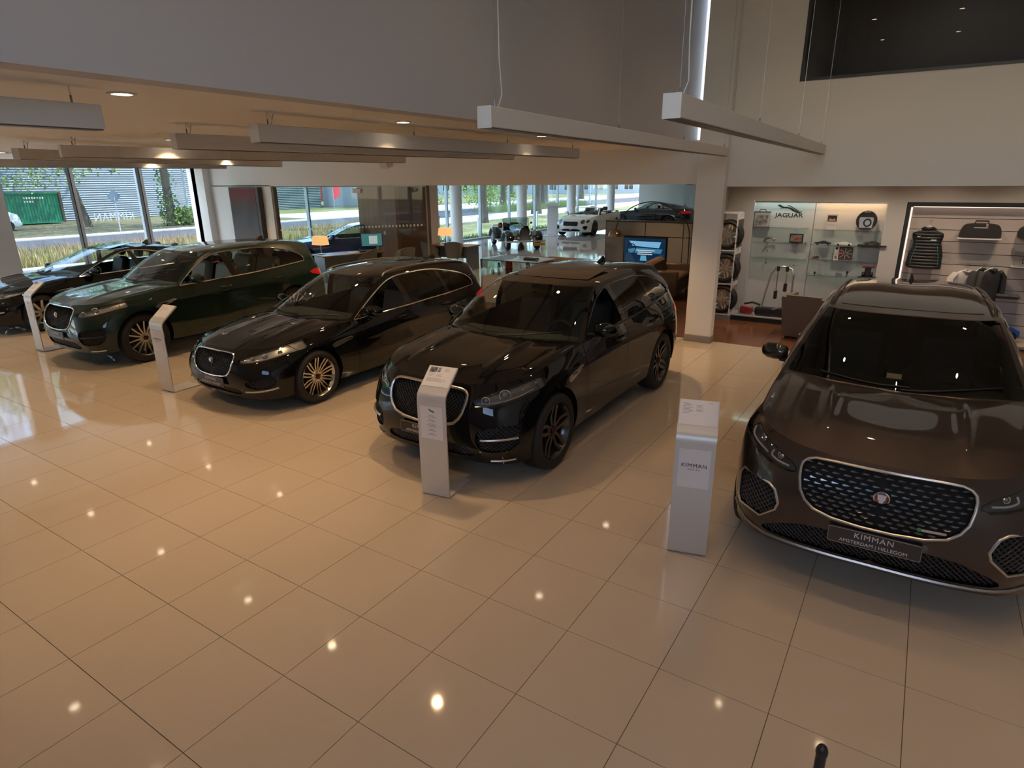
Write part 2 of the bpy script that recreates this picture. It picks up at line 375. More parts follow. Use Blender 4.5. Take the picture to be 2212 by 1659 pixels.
MB = lambda: mat('black_plastic', (0.012,0.012,0.013), 0.45)
CHROME = lambda: mat('chrome', (0.80,0.80,0.80), 0.10, 1.0)
def build_seat(root, c, m, name='seat', w=0.52):
    s = ob(name, join(mv(box(-w/2,w/2,-0.26,0.26,-0.11,0.10,0.06),(0,0,0)), mv(box(-w/2,w/2,-0.07,0.09,-0.02,0.60,0.06),(0,0.25,0.06),rx=-0.28)), m, root, 40, loc=c)
    ob('headrest', mv(box(-0.14,0.14,-0.05,0.06,0,0.20,0.05),(0,0.415,0.66),rx=-0.15), m, s, 40)
    return s
def build_car(spec, loc, rz, label, far=False):
    """a car whose nose points to -y; its origin lies on the floor under the middle of the front axle"""
    L = np.array(spec['wall'], float)                       # levels x columns x (x, y, z)
    ax0, ax1, R = spec['axles'][0], spec['axles'][1], spec['wheel_r']; ya = ax0
    q = 0.5 if far else 1.0
    root = thing('car', loc, label, 'car', rz)
    paint = spec['paint']; BL = MB(); CH = CHROME()
    trim = spec.get('trim', CH); dark = mat('gloss_black', (0.006,0.006,0.007), 0.06, 0, 0.6)
    tint = spec.get('glass', glass('car_glass', (0.34,0.40,0.37), 0.06))
    ncol = L.shape[1]; cp = np.zeros(ncol); lp = np.zeros(L.shape[0])
    for i in range(1, ncol): cp[i] = cp[i-1] + np.linalg.norm(L[:,i]-L[:,i-1], axis=1).mean()
    for i in range(1, L.shape[0]): lp[i] = lp[i-1] + np.linalg.norm(L[i,2:-2]-L[i-1,2:-2], axis=1).mean()
    us = np.concatenate([np.linspace(cp[i], cp[i+1], max(3, int(q*(cp[i+1]-cp[i])/0.035)), endpoint=False) for i in range(ncol-1)] + [[cp[-1]]])
    vsn = np.concatenate([np.linspace(lp[i], lp[i+1], max(3, int(6*q)), endpoint=False) for i in range(len(lp)-1)] + [[lp[-1]]])
    G1 = np.stack([hermite(L[k], cp, us) for k in range(L.shape[0])])       # level, u
    S = hermite(G1, lp, vsn).transpose(1,0,2).copy()                         # u, v
    S[0,:,0] = 0; S[-1,:,0] = 0
    # haunches and a waist crease along the doors
    if spec.get('crease'):
        zc, hc = spec['crease']
        S[:,:,0] += np.where(S[:,:,0] > 0.6, hc*np.exp(-((S[:,:,2]-zc-0.02*(S[:,:,1]-2.4))/0.05)**2)*np.clip((S[:,:,1]-1.0)*2,0,1)*np.clip((4.2-S[:,:,1])*2,0,1), 0)
    top = S[:,-1]                                                            # upper edge of the wall
    iA = int(np.argmin(abs(us-cp[spec['cA']]))); i3 = int(np.argmin(abs(us-cp[3])))
    PA = top[iA]
    n1 = 36 if not far else 12; n2 = 36 if not far else 12
    cowl = curve(list(spec['cowl'])+[PA], n1)
    hc_ = curve([top[0]] + list(spec['hood_mid']) + [spec['cowl'][0]], n2)
    H = coons(resamp(top[:i3+1], n1), cowl, hc_, resamp(top[i3:iA+1], n2))
    U_, V_ = np.meshgrid(np.linspace(0,1,n1), np.linspace(0,1,n2), indexing='ij')
    for (u0, u1, wd, hh) in spec.get('ridges', ()):
        uc = u0+(u1-u0)*V_
        H[:,:,2] += hh*np.clip(1-abs(U_-uc)/wd, 0, 1)**1.2*np.clip(V_*1.7-0.1,0,1)*np.clip((1-V_)*9,0,1)
    H[:,:,2] += spec.get('hood_crown', 0.0)*np.sin(PI*U_)**1.0*np.clip(V_*4,0,1)*np.clip((1-V_)*4,0,1)
    wall = gridmesh(S); hood = gridmesh(H)
    allp = [both(wall), both(hood)]
    gh = None
    if not spec.get('open'):
        rt = [r[0] for r in spec['rail']]; rail = hermite(A([PA]+[r[2] for r in spec['rail'][1:]]), rt, np.linspace(0,1,60 if not far else 24))
        by = hermite(np.array([[PA[1]]]+[[r[1]] for r in spec['rail'][1:]]), rt, np.linspace(0,1,60 if not far else 24))[:,0]
        sd_ = top[i3:]; sd_ = sd_[:int(np.argmax(sd_[:,1] > by[-1]+0.02))+3] if (sd_[:,1] > by[-1]+0.02).any() else sd_
        belt = np.stack([np.interp(by, sd_[:,1], sd_[:,k]) for k in range(3)], 1)
        rail[-1] = belt[-1]; rail[0] = belt[0]
        nv = 16 if not far else 8
        vv = np.linspace(0,1,nv)[None,:,None]
        GS = belt[:,None]*(1-vv)+rail[:,None]*vv
        hgt = np.linalg.norm(rail-belt, axis=1)
        GS[:,:,0] += (4*vv[...,0]*(1-vv[...,0]))*np.minimum(0.035, 0.10*hgt)[:,None]
        side = gridmesh(GS); trs = np.linspace(0,1,len(rail))
        iH = int(np.argmin(abs(trs-spec['tH']))); iR = int(np.argmin(abs(trs-spec['tR'])))
        hdr = curve(list(spec['header'])+[rail[iH]], n1)
        ws = gridmesh(coons(cowl, hdr, curve([spec['cowl'][0], spec['ws_mid'], spec['header'][0]], 18), resamp(rail[:iH+1], 18)))
        redge = curve(list(spec['rear_edge'])+[rail[iR]], n1)
        roof = gridmesh(coons(hdr, redge, curve(spec['roof_mid'], n2), resamp(rail[iH:iR+1], n2)))
        iE = i3+int(np.argmin(np.linalg.norm(top[i3:]-belt[-1], axis=1)))
        hb = resamp(np.concatenate([[belt[-1]], top[iE+1:]]), n1)[::-1]
        hatch = gridmesh(coons(redge, hb, resamp([redge[0], (np.array(redge[0])+hb[0])/2+np.array(spec.get('hatch_bulge',(0,0.03,0.02))), hb[0]], 14), resamp(rail[iR:], 14)))
        allp += [both(side), both(ws), both(roof), both(hatch)]
    bvh_p = join(*allp); BV = BVHTree.FromPolygons([tuple(v) for v in bvh_p[0]], bvh_p[1])
    def fy(x, z):
        h = BV.ray_cast(Vector((x,-3,z)), Vector((0,1,0))); return h[0].y if h[0] else 0.3
    def ry_(x, z):
        h = BV.ray_cast(Vector((x,9,z)), Vector((0,-1,0))); return h[0].y if h[0] else 4.5
    def sx(y, z):
        h = BV.ray_cast(Vector((4,y,z)), Vector((-1,0,0))); return h[0].x if h[0] else 0.9
    def tz(x, y):
        h = BV.ray_cast(Vector((x,y,4)), Vector((0,0,-1))); return h[0].z if h[0] else 1.0
    off = np.array((0,-ya,0))
    def put(name, p, m, parent=root, smooth=35, label=None):
        p = xyz(p) if A(p[0][:1,:3]).size and p[0].shape[1] > 3 else p
        if not len(p[1]): return None
        return ob(name, (p[0]+off, p[1]), m, parent, smooth, label=label)
    # ---- wall: arches, front openings, then panels
    AR = spec.get('arch_r', R*1.13); zc_ = R+spec.get('arch_dz', 0.005)
    def arch(V): return np.minimum(np.hypot(V[:,1]-ax0, V[:,2]-zc_), np.hypot(V[:,1]-ax1, V[:,2]-zc_))-AR
    Wp = clip(wall, arch); front = lambda V: 1.0-V[:,1]
    cuts = []
    for k in ('grille', 'headlight', 'intake', 'lower'):
        for poly in spec.get(k, ()):
            g = inpoly(poly, 0, 2)
            if k == 'headlight' and spec.get('lamp_y'): g = (lambda V, g0=g: np.where(V[:,1] > 0.01, np.minimum(g0(V), spec['lamp_y']-V[:,1]), g0(V)))
            cuts.append((k, poly, g))
    for k, poly, g in cuts: Wp = clip(Wp, lambda V: np.maximum(-g(V), V[:,1]-1.2))
    vent = spec.get('vent')
    if vent: gv = inpoly(vent, 1, 2); Wp = clip(Wp, lambda V: np.maximum(-gv(V), 0.5-V[:,0]))
    tail = spec.get('tail')
    if tail: gt = inpoly(tail, 1, 2); Wp = clip(Wp, lambda V: np.maximum(-gt(V), 0.3-V[:,0]))
    ys = spec['seams']; gp = 0.003; zs = spec['sill']
    B = lambda lo, hi: (lambda V: np.minimum(V[:,1]-lo, hi-V[:,1]))
    lipt = lambda V: abs(arch(V)) < 2e-3
    fb = clip(Wp, lambda V: ys[0]-gp-V[:,1]-0.35*np.clip(V[:,2]-0.6*spec['z_hood'],0,1))
    put('front_bumper', both(fb), paint)
    sill = clip(Wp, lambda V: np.minimum(np.minimum(V[:,1]-ys[1], ax1-0.2-V[:,1]), zs-V[:,2]-gp))
    up = clip(Wp, lambda V: np.maximum(V[:,2]-zs, np.maximum(ys[1]-V[:,1], V[:,1]-ax1+0.2)))
    fen = clip(clip(up, lambda V: -(ys[0]+gp-V[:,1]-0.35*np.clip(V[:,2]-0.6*spec['z_hood'],0,1))), lambda V: ys[1]-gp-V[:,1])
    fd = clip(up, B(ys[1]+gp, ys[2]-gp)); rd = clip(up, B(ys[2]+gp, ys[3]-gp)); qp = clip(up, lambda V: V[:,1]-ys[3]-gp)
    handles = []
    for sgn in (1, -1):
        M_ = (lambda p: xyz(p)) if sgn > 0 else (lambda p: mir(xyz(p)))
        put('fender', M_(fen), paint); f1 = put('front_door', M_(fd), paint)
        f2 = put('rear_door', M_(rd), paint) if len(rd[1]) else None
        put('rear_quarter_panel', M_(qp), paint); put('side_sill', M_(sill), spec.get('sill_mat', paint))
        for ax in (ax0, ax1):
            near = lambda V: (abs(arch(V)) < 2e-3) & (abs(V[:,1]-ax) < 0.7)
            lip = weld(join(*[rimband(p, (-0.05,0,0), near) for p in (fb, fen, rd, qp, sill) if len(p[1])]))
            put('wheel_arch_lip', M_(lip), spec.get('lip_mat', paint))
            pts = [(math.cos(a), math.sin(a)) for a in np.linspace(-0.25, PI+0.25, 20)]
            w1 = loft([[(x, ax+c*(AR+0.004), zc_+s*(AR+0.004)) for c, s in pts] for x in (0.90, 0.55)], False, False)
            w2 = (A([(0.55, ax+c*(AR+0.004), zc_+s*(AR+0.004)) for c, s in pts]), [tuple(range(20))])
            put('wheel_arch_liner', M_(weld(join(w1, w2))), BL)
        for dr, yh in ((f1, spec['handles'][0]), (f2, spec['handles'][1] if len(spec['handles']) > 1 else None)):
            if dr is None or yh is None or far: continue
            zh = spec['handle_z'] + 0.02*(yh-2.2); xh = sx(yh, zh)
            hp = join(tube([(xh-0.004,yh-0.10,zh),(xh+0.030,yh-0.075,zh+0.003),(xh+0.036,yh,zh+0.006),(xh+0.030,yh+0.075,zh+0.006),(xh-0.004,yh+0.10,zh+0.005)], 0.013, 8))
            put('door_handle', hp if sgn > 0 else mir(hp), spec.get('handle_mat', paint), dr)
        if vent:
            vp = clip(wall, gv); vp = clip(vp, lambda V: V[:,0]-0.5)
            inner = np.array(vent); cc = inner.mean(0); gi = inpoly((inner-cc)*np.array((0.86,0.42))+cc, 1, 2)
            fr = shell((clip(vp, lambda V: -gi(V))[0][:,:3]+np.array((0.006,0,0)), clip(vp, lambda V: -gi(V))[1]), (-0.02,0,0))
            v1 = put('side_vent', fr if sgn > 0 else mir(fr), spec.get('vent_mat', CH))
            sl = clip(vp, gi); put('vent_slot', mv(M_(sl), (-0.004*sgn,0,0)), dark, v1)
        if tail:
            tp = clip(clip(wall, gt), lambda V: V[:,0]-0.3); tp = (tp[0][:,:3]+np.array((0.006,0.004,0)), tp[1])
            t1 = put('tail_light', tp if sgn > 0 else mir(tp), mat('tail_red', (0.35,0.008,0.012), 0.12, coat=0.5, emit=(1,0.02,0.02), es=0.10))
        if not far:
            wl = None
    inner = clip((wall[0]*np.array((0.965,0.988,1,1,1))+np.array((0,0.025,0,0,0)), wall[1]), lambda V: arch(V)-0.01)
    for k, poly, g in cuts: inner = clip(inner, lambda V: np.maximum(-g(V), V[:,1]-1.2)-0.012)
    inner = both(inner)
    put('inner_liner', inner, BL)
    ub = [(x, y, spec['z_floor']) for x, y in [(0,ax0-0.5),(0.55,ax0-0.5),(0.55,ax0+0.45),(0.84,ax0+0.45),(0.84,ax1-0.45),(0.55,ax1-0.45),(0.55,ax1+0.6),(0,ax1+0.6)]]
    put('underbody', weld(join((A(ub), [tuple(range(8))]), mir((A(ub), [tuple(range(8))])))), BL, smooth=None)
    # ---- bonnet
    put('hood', both((clip(hood, lambda V: 0.992-V[:,3]))), paint, smooth=60)
    # ---- openings in the nose
    gcount = 0
    for k, poly, g in cuts:
        for sgn in ((1,) if min(p[0] for p in poly) <= 0.001 else (1,-1)):
            pc = clip(clip(wall, g), lambda V: 1.0-V[:,1])
            full = min(p[0] for p in poly) <= 0.001
            ring = [tuple(p) for p in poly]
            if full: ring = [p for p in ring if p[0] > 1e-4]; ring = ring + [(-x, z) for x, z in ring[::-1]]
            R3 = [(x*(sgn if not full else 1), fy(x, z), z) for x, z in ring]
            mk = lambda p: both(p) if full else (xyz(p) if sgn > 0 else mir(xyz(p)))
            if k == 'headlight':
                hb_ = (pc[0]+np.array((-0.010,0.040,-0.004,0,0)), pc[1])
                b = put('headlight', mk(hb_), spec.get('lamp_mat', mat('lamp_glass', (0.05,0.05,0.055), 0.04, 0, 0.8)))
                put('lamp_cover', mk((pc[0]+np.array((0.001,0.001,0,0,0)), pc[1])), glass('lamp_cover', (0.82,0.84,0.85), 0.07), b, smooth=80)
                P3 = A([p_ for p_, (x_, z_) in zip(R3, ring) if p_[1] < spec.get('lamp_y', 9)-0.03 and BV.ray_cast(Vector((x_,-3,z_)), Vector((0,1,0)))[0] is not None and p_[1] < 1.0]); 
                put('lamp_surround', tube(P3, 0.005, 5, False), dark, b)
                for (x, z, r) in spec.get('projectors', ()):
                    y = fy(x, z); hx = fy(x-0.03, z)
                    nrm = np.array((-(fy(x+0.02,z)-fy(x-0.02,z))/0.04*-1, -1.0, 0)); nrm /= np.linalg.norm(nrm)
                    u_, v_ = frame_of(nrm); c = np.array((x,y,z))-nrm*0.022
                    rg = tube(circ(c, r, 20, u_, v_), 0.006, 6, True)
                    ln = ball((0,0,0), (r*0.8,r*0.8,r*0.8), 14, 8); ln = (ln[0]*0.9+c-nrm*0.45*r, ln[1])
                    if sgn < 0: rg, ln = mir(rg), mir(ln)
                    put('lamp_ring', rg, CH, b); put('lamp_lens', ln, mat('lens', (0.25,0.27,0.30), 0.02, 0.0, 1.0, spec=1.0), b)
                for path, rad in spec.get('drl', ()):
                    pp = curve([(x-0.004, fy(x, z)+0.016, z) for x, z in path], 14); dl = tube(pp, rad, 6)
                    put('running_light', dl if sgn > 0 else mir(dl), mat('drl', (0.55,0.56,0.58), 0.15, 0.3, 0.5), b)
                continue
            d = {'grille':0.035, 'intake':0.05, 'lower':0.06}[k]
            nm = {'grille':'grille', 'intake':'bumper_intake', 'lower':'lower_intake'}[k]
            b = put(nm, mk((pc[0]+np.array((0,d,0,0,0)), pc[1])), mat('grille_back', (0.003,0.003,0.0035), 0.8))
            n = len(R3); band = loft([R3, [(x, y+d, z) for x, y, z in R3]], True, False); put('opening_rim', band, dark, b)
            fm = spec.get(k+'_frame')
            if fm: put('opening_frame', tube([(x, y-fm[2], z) for x, y, z in R3], fm[0], 8, True, flat=1.0), fm[1], b, label=spec.get('frame_label'))
            step = spec.get('mesh_pitch', 0.04)
            if k == 'grille' and spec.get('studs'):
                base = None; row = 0; z = min(p[1] for p in poly)+0.02; zt = max(p[1] for p in poly)
                while z < zt:
                    x = -0.6 + (0.033 if row % 2 else 0.0)
                    while x < 0.6:
                        if g(np.array([[abs(x), 0, z]]))[0] > 0.018:
                            y0 = fy(x, z); sl = math.atan2(fy(x+0.02, z)-fy(x-0.02, z), 0.04); tl = math.atan2(fy(x, z+0.02)-fy(x, z-0.02), 0.04)
                            if base is None:
                                base = mesh('grille_stud', (A([(-0.026,0,0),(-0.013,-0.008,0.0068),(0.013,-0.008,0.0068),(0.026,0,0),(0.013,-0.008,-0.0068),(-0.013,-0.008,-0.0068),(-0.026,0.014,0),(0.026,0.014,0)]), [(0,1,2,3,4,5),(0,6,1),(1,6,7,2),(2,7,3),(3,7,4),(4,7,6,5),(5,6,0)]))
                                base.materials.append(mat('stud_metal', (0.16,0.17,0.19), 0.25, 1.0))
                            o = ob('grille_stud', base, None, b, loc=(x, y0+0.010-ya, z)); o.rotation_euler = (-tl, 0, sl)
                        x += 0.066
                    z += 0.0275; row += 1
            if k in ('grille', 'intake', 'lower') and not far and not (k == 'grille' and spec.get('studs')):
                seg = []
                xs = [p[0] for p in poly]; zs2 = [p[1] for p in poly]; xa, xb = (-max(xs) if full else min(xs)), max(xs)
                zt_, zb = max(zs2), min(zs2)
                aspect = 1.0 if not (k == 'grille' and spec.get('studs')) else 0.5
                for dr in (1,-1):
                    c0 = xa-(zt_-zb)*2; 
                    while c0 < xb+(zt_-zb)*2:
                        run = []; zl = np.linspace(zb, zt_, 26); xl = c0+dr*(zl-zb)/aspect
                        gi_ = g(np.stack([abs(xl), 0*xl, zl], 1)) > 0
                        for x, z, ok in zip(xl, zl, gi_):
                            if ok: run.append((x, fy(x, z)+d*0.5, z))
                            else:
                                if len(run) > 1: seg.append(tube(run, 0.0048, 3, caps=False))
                                run = []
                        if len(run) > 1: seg.append(tube(run, 0.0048, 3, caps=False))
                        c0 += step
                if seg:
                    sm = join(*seg); put('mesh_insert', sm if (full or sgn > 0) else mir(sm), mat('mesh_dark', (0.045,0.045,0.05), 0.35, 0.3), b, smooth=None)
            for (xx0, xx1, z0_, z1_, mm) in spec.get(k+'_bars', ()):
                pp = [(xx0+(xx1-xx0)*t, fy(xx0+(xx1-xx0)*t, z0_+(z1_-z0_)*t)+0.004, z0_+(z1_-z0_)*t) for t in np.linspace(0,1,8)]
                br = tube(pp, 0.016, 8, flat=0.8); put('intake_bar', br if sgn > 0 else mir(br), mm, b)
            if k == 'grille' and spec.get('badge'):
                x, z, r = spec['badge']; y = fy(x, z)
                bd = put('badge', mv(mv(lathe([(0,0),(r,0),(r,0.012),(r*0.86,0.016),(r*0.8,0.010),(0,0.012)], 28, False), rx=PI/2), (x,y+0.008,z)), CH, b)
                put('badge_disc', mv(mv(lathe([(r*0.78,0.0125),(r*0.78,0.0135),(0,0.0145)], 24, False), rx=PI/2), (x,y+0.008,z)), mat('badge_red', (0.16,0.01,0.012), 0.2, coat=0.5), b)
                hd = [(-0.5,0.35),(-0.62,0.55),(-0.4,0.55),(0,0.62),(0.4,0.55),(0.62,0.55),(0.5,0.35),(0.5,0.0),(0.28,-0.35),(0.18,-0.6),(-0.18,-0.6),(-0.28,-0.35),(-0.5,0.0)]
                put('badge_emblem', facing(prism([(a*r,c*r) for a,c in hd], 0, 0.006), (x, y-0.006, z)), mat('badge_silver', (0.6,0.6,0.62), 0.25, 1.0), b)
    # ---- number plate
    if spec.get('plate'):
        x, z, tl = spec['plate'][:3]; y = min(fy(x,z), fy(x+0.2,z), fy(x-0.2,z), fy(x, z+0.04), fy(x,z-0.04))-0.012
        pm = spec.get('plate_mat', mat('plate_brown', (0.028,0.020,0.017), 0.35))
        pl = put('number_plate', facing(prism(rrect(0.52,0.112,0.012), 0, 0.010), (x,y,z)), pm, smooth=None)
        put('plate_border', facing(tube([(a,c,0.010) for a,c in rrect(0.512,0.104,0.012)], 0.0022, 4, True), (x,y,z)), mat('plate_grey', (0.22,0.20,0.19), 0.4), pl, smooth=None)
        wm = mat('plate_text', (0.62,0.60,0.58), 0.4)
        for s_, sz, dz, sp_ in spec['plate'][3]: put('plate_lettering', facing(text(s_, sz, 0.0008, space=sp_), (x, y-0.0105, z+dz)), wm, pl, smooth=None)
    # ---- extra strips on the nose
    for nm, pts, r, m_ in spec.get('strips', ()):
        for sgn in (1,-1):
            pp = [(x, fy(x, z)-0.004, z) for x, z in pts]; pp = pp if len(pp) < 3 else curve(pp, 12)
            tb = tube(pp, r, 6); put(nm, tb if sgn > 0 else mir(tb), m_)
    # ---- greenhouse
    if not spec.get('open'):
        fr = mat('window_rubber', (0.008,0.008,0.009), 0.35)
        put('windshield', both((clip(ws, lambda V: np.minimum(np.minimum(0.945-V[:,3], V[:,4]-0.015), 0.985-V[:,4])))), spec.get('ws_glass', tint), smooth=80)
        put('windshield_frame', both((clip(ws, lambda V: -np.minimum(np.minimum(0.945-V[:,3], V[:,4]-0.015), 0.985-V[:,4])))), paint if not spec.get('black_pillars') else dark)
        put('roof', both(roof), spec.get('roof_mat', paint), smooth=60)
        if spec.get('sunroof'):
            u1, v0, v1, lift = spec['sunroof']
            srp = both(clip(roof, lambda V: np.minimum(np.minimum(u1-V[:,3], V[:,4]-v0), v1-V[:,4])))
            y0_, y1_ = srp[0][:,1].min(), srp[0][:,1].max()
            srp = (srp[0]+np.stack([0*srp[0][:,0], 0*srp[0][:,0], 0.004+lift*(srp[0][:,1]-y0_)/(y1_-y0_)], 1), srp[1])
            put('sunroof', shell(srp, (0,0,-0.008)), dark)
        for gx in ((0.62,) if spec.get('roof_lines', True) else ()):
            pass
        hw = spec.get('hatch_glass', (0.86,0.10,0.72)); gh_ = lambda V: np.minimum(np.minimum(hw[0]-V[:,3], V[:,4]-hw[1]), hw[2]-V[:,4])
        put('rear_window', both(clip(hatch, gh_)), tint, smooth=80); put('tailgate', both(clip(hatch, lambda V: -gh_(V))), paint)
        sp = spec.get('spoiler')
        uend = spec['dlo_end']
        def vt(u):
            t = np.clip((u-(uend-spec.get('dlo_round',0.22)))/spec.get('dlo_round',0.22), 0, 1); return 0.90*(1-t**spec.get('dlo_pow',2.2))**0.6
        gd = lambda V: np.minimum(V[:,4]-0.02, vt(V[:,3])-V[:,4])
        frame = clip(side, lambda V: -gd(V)); dlo = clip(side, gd)
        yb = spec['pillars']; sl = spec.get('pillar_slope', 0.10)
        yy = lambda V: V[:,1]-sl*(V[:,2]-1.15)
        us_ = np.linspace(0.004, uend-0.001, 70); 
        def SP(u, v):
            i = u*(len(rail)-1); a = int(min(len(rail)-2, i)); f_ = i-a; j = v*(nv-1); b_ = int(min(nv-2, j)); h_ = j-b_
            return (GS[a,b_]*(1-f_)+GS[a+1,b_]*f_)*(1-h_)+(GS[a,b_+1]*(1-f_)+GS[a+1,b_+1]*f_)*h_
        loop = [SP(u, 0.02) for u in us_]+[SP(u, float(max(0.02, vt(np.array(u))))) for u in us_[::-1]]
        loop = [p+np.array((0.006,0,0)) for p in loop]
        for sgn in (1,-1):
            M_ = (lambda p: xyz(p)) if sgn > 0 else (lambda p: mir(xyz(p)))
            put('roof_side_frame', M_(frame), paint)
            lo = -9
            for i, (a, b) in enumerate(yb):
                gl_ = clip(dlo, lambda V: np.minimum(yy(V)-lo, a-yy(V)))
                if not (i == 0 and spec.get('front_open', True)): put('side_window', M_(gl_), spec.get('side_glass', tint))
                elif len(gl_[1]):   # window wound down: the top edge of the pane stands just above the sill
                    put('side_window', M_(clip(gl_, lambda V: 0.07-V[:,4])), tint)
                put('window_pillar', mv(M_(clip(dlo, lambda V: np.minimum(yy(V)-a, b-yy(V)))), (0.001*sgn,0,0)), dark)
                lo = b
            put('side_window', M_(clip(dlo, lambda V: yy(V)-lo)), spec.get('side_glass', tint))
            tb = tube(loop, spec.get('trim_r', 0.010), 6, True); put('window_trim', tb if sgn > 0 else mir(tb), trim)
            if spec.get('roof_rail'):
                k0, k1 = spec['roof_rail'][:2]; rr_ = [rail[i]+np.array((-0.035,0,0.035)) for i in range(int(k0*(len(rail)-1)), int(k1*(len(rail)-1)))]
                rr_[0] = rr_[0]-np.array((0,0,0.035)); rr_[-1] = rr_[-1]-np.array((0,0,0.035))
                tb = tube(rr_, 0.014, 8, flat=0.7); put('roof_rail', tb if sgn > 0 else mir(tb), spec['roof_rail'][2])
        if spec.get('fin'):
            yf = spec['fin']; zf = tz(0, yf)
            put('roof_antenna', loft([[(-0.035,yf-0.09,zf-0.01),(0.035,yf-0.09,zf-0.01),(0.035,yf+0.09,zf-0.01),(-0.035,yf+0.09,zf-0.01)],[(-0.012,yf-0.0,zf+0.045),(0.012,yf-0.0,zf+0.045),(0.018,yf+0.085,zf+0.05),(-0.018,yf+0.085,zf+0.05)],[(-0.006,yf+0.05,zf+0.075),(0.006,yf+0.05,zf+0.075),(0.008,yf+0.085,zf+0.075),(-0.008,yf+0.085,zf+0.075)]]), dark, smooth=50)
    # ---- mirrors, wipers, cabin
    if spec.get('mirror'):
        ym, zm, xm = spec['mirror']
        for sgn in (1,-1):
            rings = []
            for t, sy, sz, cy_ in ((0,0.035,0.05,0.0),(0.03,0.075,0.075,0.0),(0.10,0.085,0.085,0.008),(0.17,0.075,0.078,0.022),(0.215,0.05,0.055,0.04),(0.23,0.02,0.025,0.05)):
                rg = []
                for i in range(16):
                    a = 2*PI*i/16; c, s = math.cos(a), math.sin(a); y = c*sy if c < 0 else c*sy*0.55
                    rg.append((xm+0.03+t, ym+cy_+y, zm+0.01+s*sz*(1.0 if s > 0 else 0.8)))
                rings.append(rg)
            mh = loft(rings); mr = put('door_mirror', mh if sgn > 0 else mir(mh), spec.get('mirror_mat', paint), smooth=50)
            arm = loft([[(xm-0.05,ym-0.06,zm-0.07),(xm-0.05,ym+0.04,zm-0.07),(xm-0.05,ym+0.04,zm-0.04),(xm-0.05,ym-0.06,zm-0.04)],[(xm+0.09,ym-0.05,zm-0.055),(xm+0.09,ym+0.03,zm-0.055),(xm+0.09,ym+0.03,zm-0.03),(xm+0.09,ym-0.05,zm-0.03)]])
            put('mirror_arm', arm if sgn > 0 else mir(arm), BL, mr)
            mg = mv(prism(rrect(0.16,0.105,0.03), 0, 0.003), rx=-PI/2); mg = mv(mg, (xm+0.14, ym+0.055, zm+0.012)); put('mirror_glass', mg if sgn > 0 else mir(mg), mat('mirror_silver', (0.7,0.72,0.74), 0.02, 1.0), mr)
    if not far:
        c0 = np.array(spec['cowl'][0])
        for k, (x0, x1) in enumerate(((-0.55, 0.08), (0.02, 0.66))):
            pts = [(x0+(x1-x0)*t, 0, 0) for t in np.linspace(0,1,8)]
            P3 = []
            for i, p in enumerate(pts):
                yy_ = c0[1]+0.02+0.24*(abs(p[0])/0.7)**2+0.03*i/7; P3.append((p[0], yy_, tz(p[0], yy_)+0.010))
            put('wiper', tube(P3, 0.007, 5), BL)
    sm = spec.get('seat_mat', mat('seat_black', (0.02,0.02,0.022), 0.5)); zs_ = spec['z_seat']
    dash_y = spec['dash_y']; zd = spec['z_dash']; hwid = spec.get('cab_w', 0.72)
    put('dashboard', loft([[(x,dash_y-0.42,zd-0.06),(x,dash_y-0.2,zd),(x,dash_y+0.02,zd-0.01),(x,dash_y+0.10,zd-0.09),(x,dash_y+0.02,zd-0.35),(x,dash_y-0.4,zd-0.4)] for x in np.linspace(-hwid,hwid,9)]), mat('dash_dark', (0.018,0.018,0.019), 0.55))
    put('cabin_floor', box(-0.78,0.78,dash_y-0.4,spec['cab_end'],spec['z_floor']+0.05,spec['z_floor']+0.09), mat('carpet_dark', (0.015,0.015,0.016), 0.9))
    for x in (-0.37, 0.37):
        build_seat(root, (x, spec['seat_y'][0]-ya, zs_), sm)
    if len(spec['seat_y']) > 1:
        for x in (-0.37, 0.37): build_seat(root, (x, spec['seat_y'][1]-ya, zs_+0.03), sm, w=0.60)
    sw = [tube(circ((0,0,0), 0.18, 24, (1,0,0), (0,1,0)), 0.014, 8, True), mv(ball((0,0,0),(0.06,0.05,0.02),12,6)), cyl((-0.17,0,0),(0.17,0,0),0.012,n=6), cyl((0,0,0),(0,-0.17,0),0.012,n=6)]
    put('steering_wheel', mv(join(*sw), (0.37, dash_y+0.17, zd-0.07), rx=PI/2-0.35), MB())
    # ---- wheels
    wp = wheel_parts(R, spec['wheel_w'], spec['rim_r'], spec['wheel_style']); base = None
    for ax in (ax0, ax1):
        for sgn in (1,-1):
            c = (sgn*(spec['track']-spec['wheel_w']/2), ax-ya, R)
            if base is None:
                base = ob('wheel', wp['rim'], spec['rim_mat'], root, 40, loc=c)
                ob('tire', wp['tire'], mat('rubber', (0.014,0.014,0.014), 0.7), base, 40)
                ob('brake_disc', wp['disc'], mat('brake', (0.10,0.10,0.10), 0.4, 0.9), base, 40)
                ob('hub_cap', wp['cap'], spec.get('cap_mat', mat('cap_red', (0.10,0.02,0.02), 0.3, 0.6)), base, 40)
                for s in wp['spokes']: ob('spoke', s, spec['rim_mat'], base, 40)
            else:
                o = copytree(base, root); o.location = c; o.rotation_euler = (0.2*ax, 0, 0 if sgn > 0 else PI)
    base.rotation_euler = (0.3, 0, 0)
    return root, dict(fy=fy, sx=sx, tz=tz, ry=ry_, put=put, ya=ya)
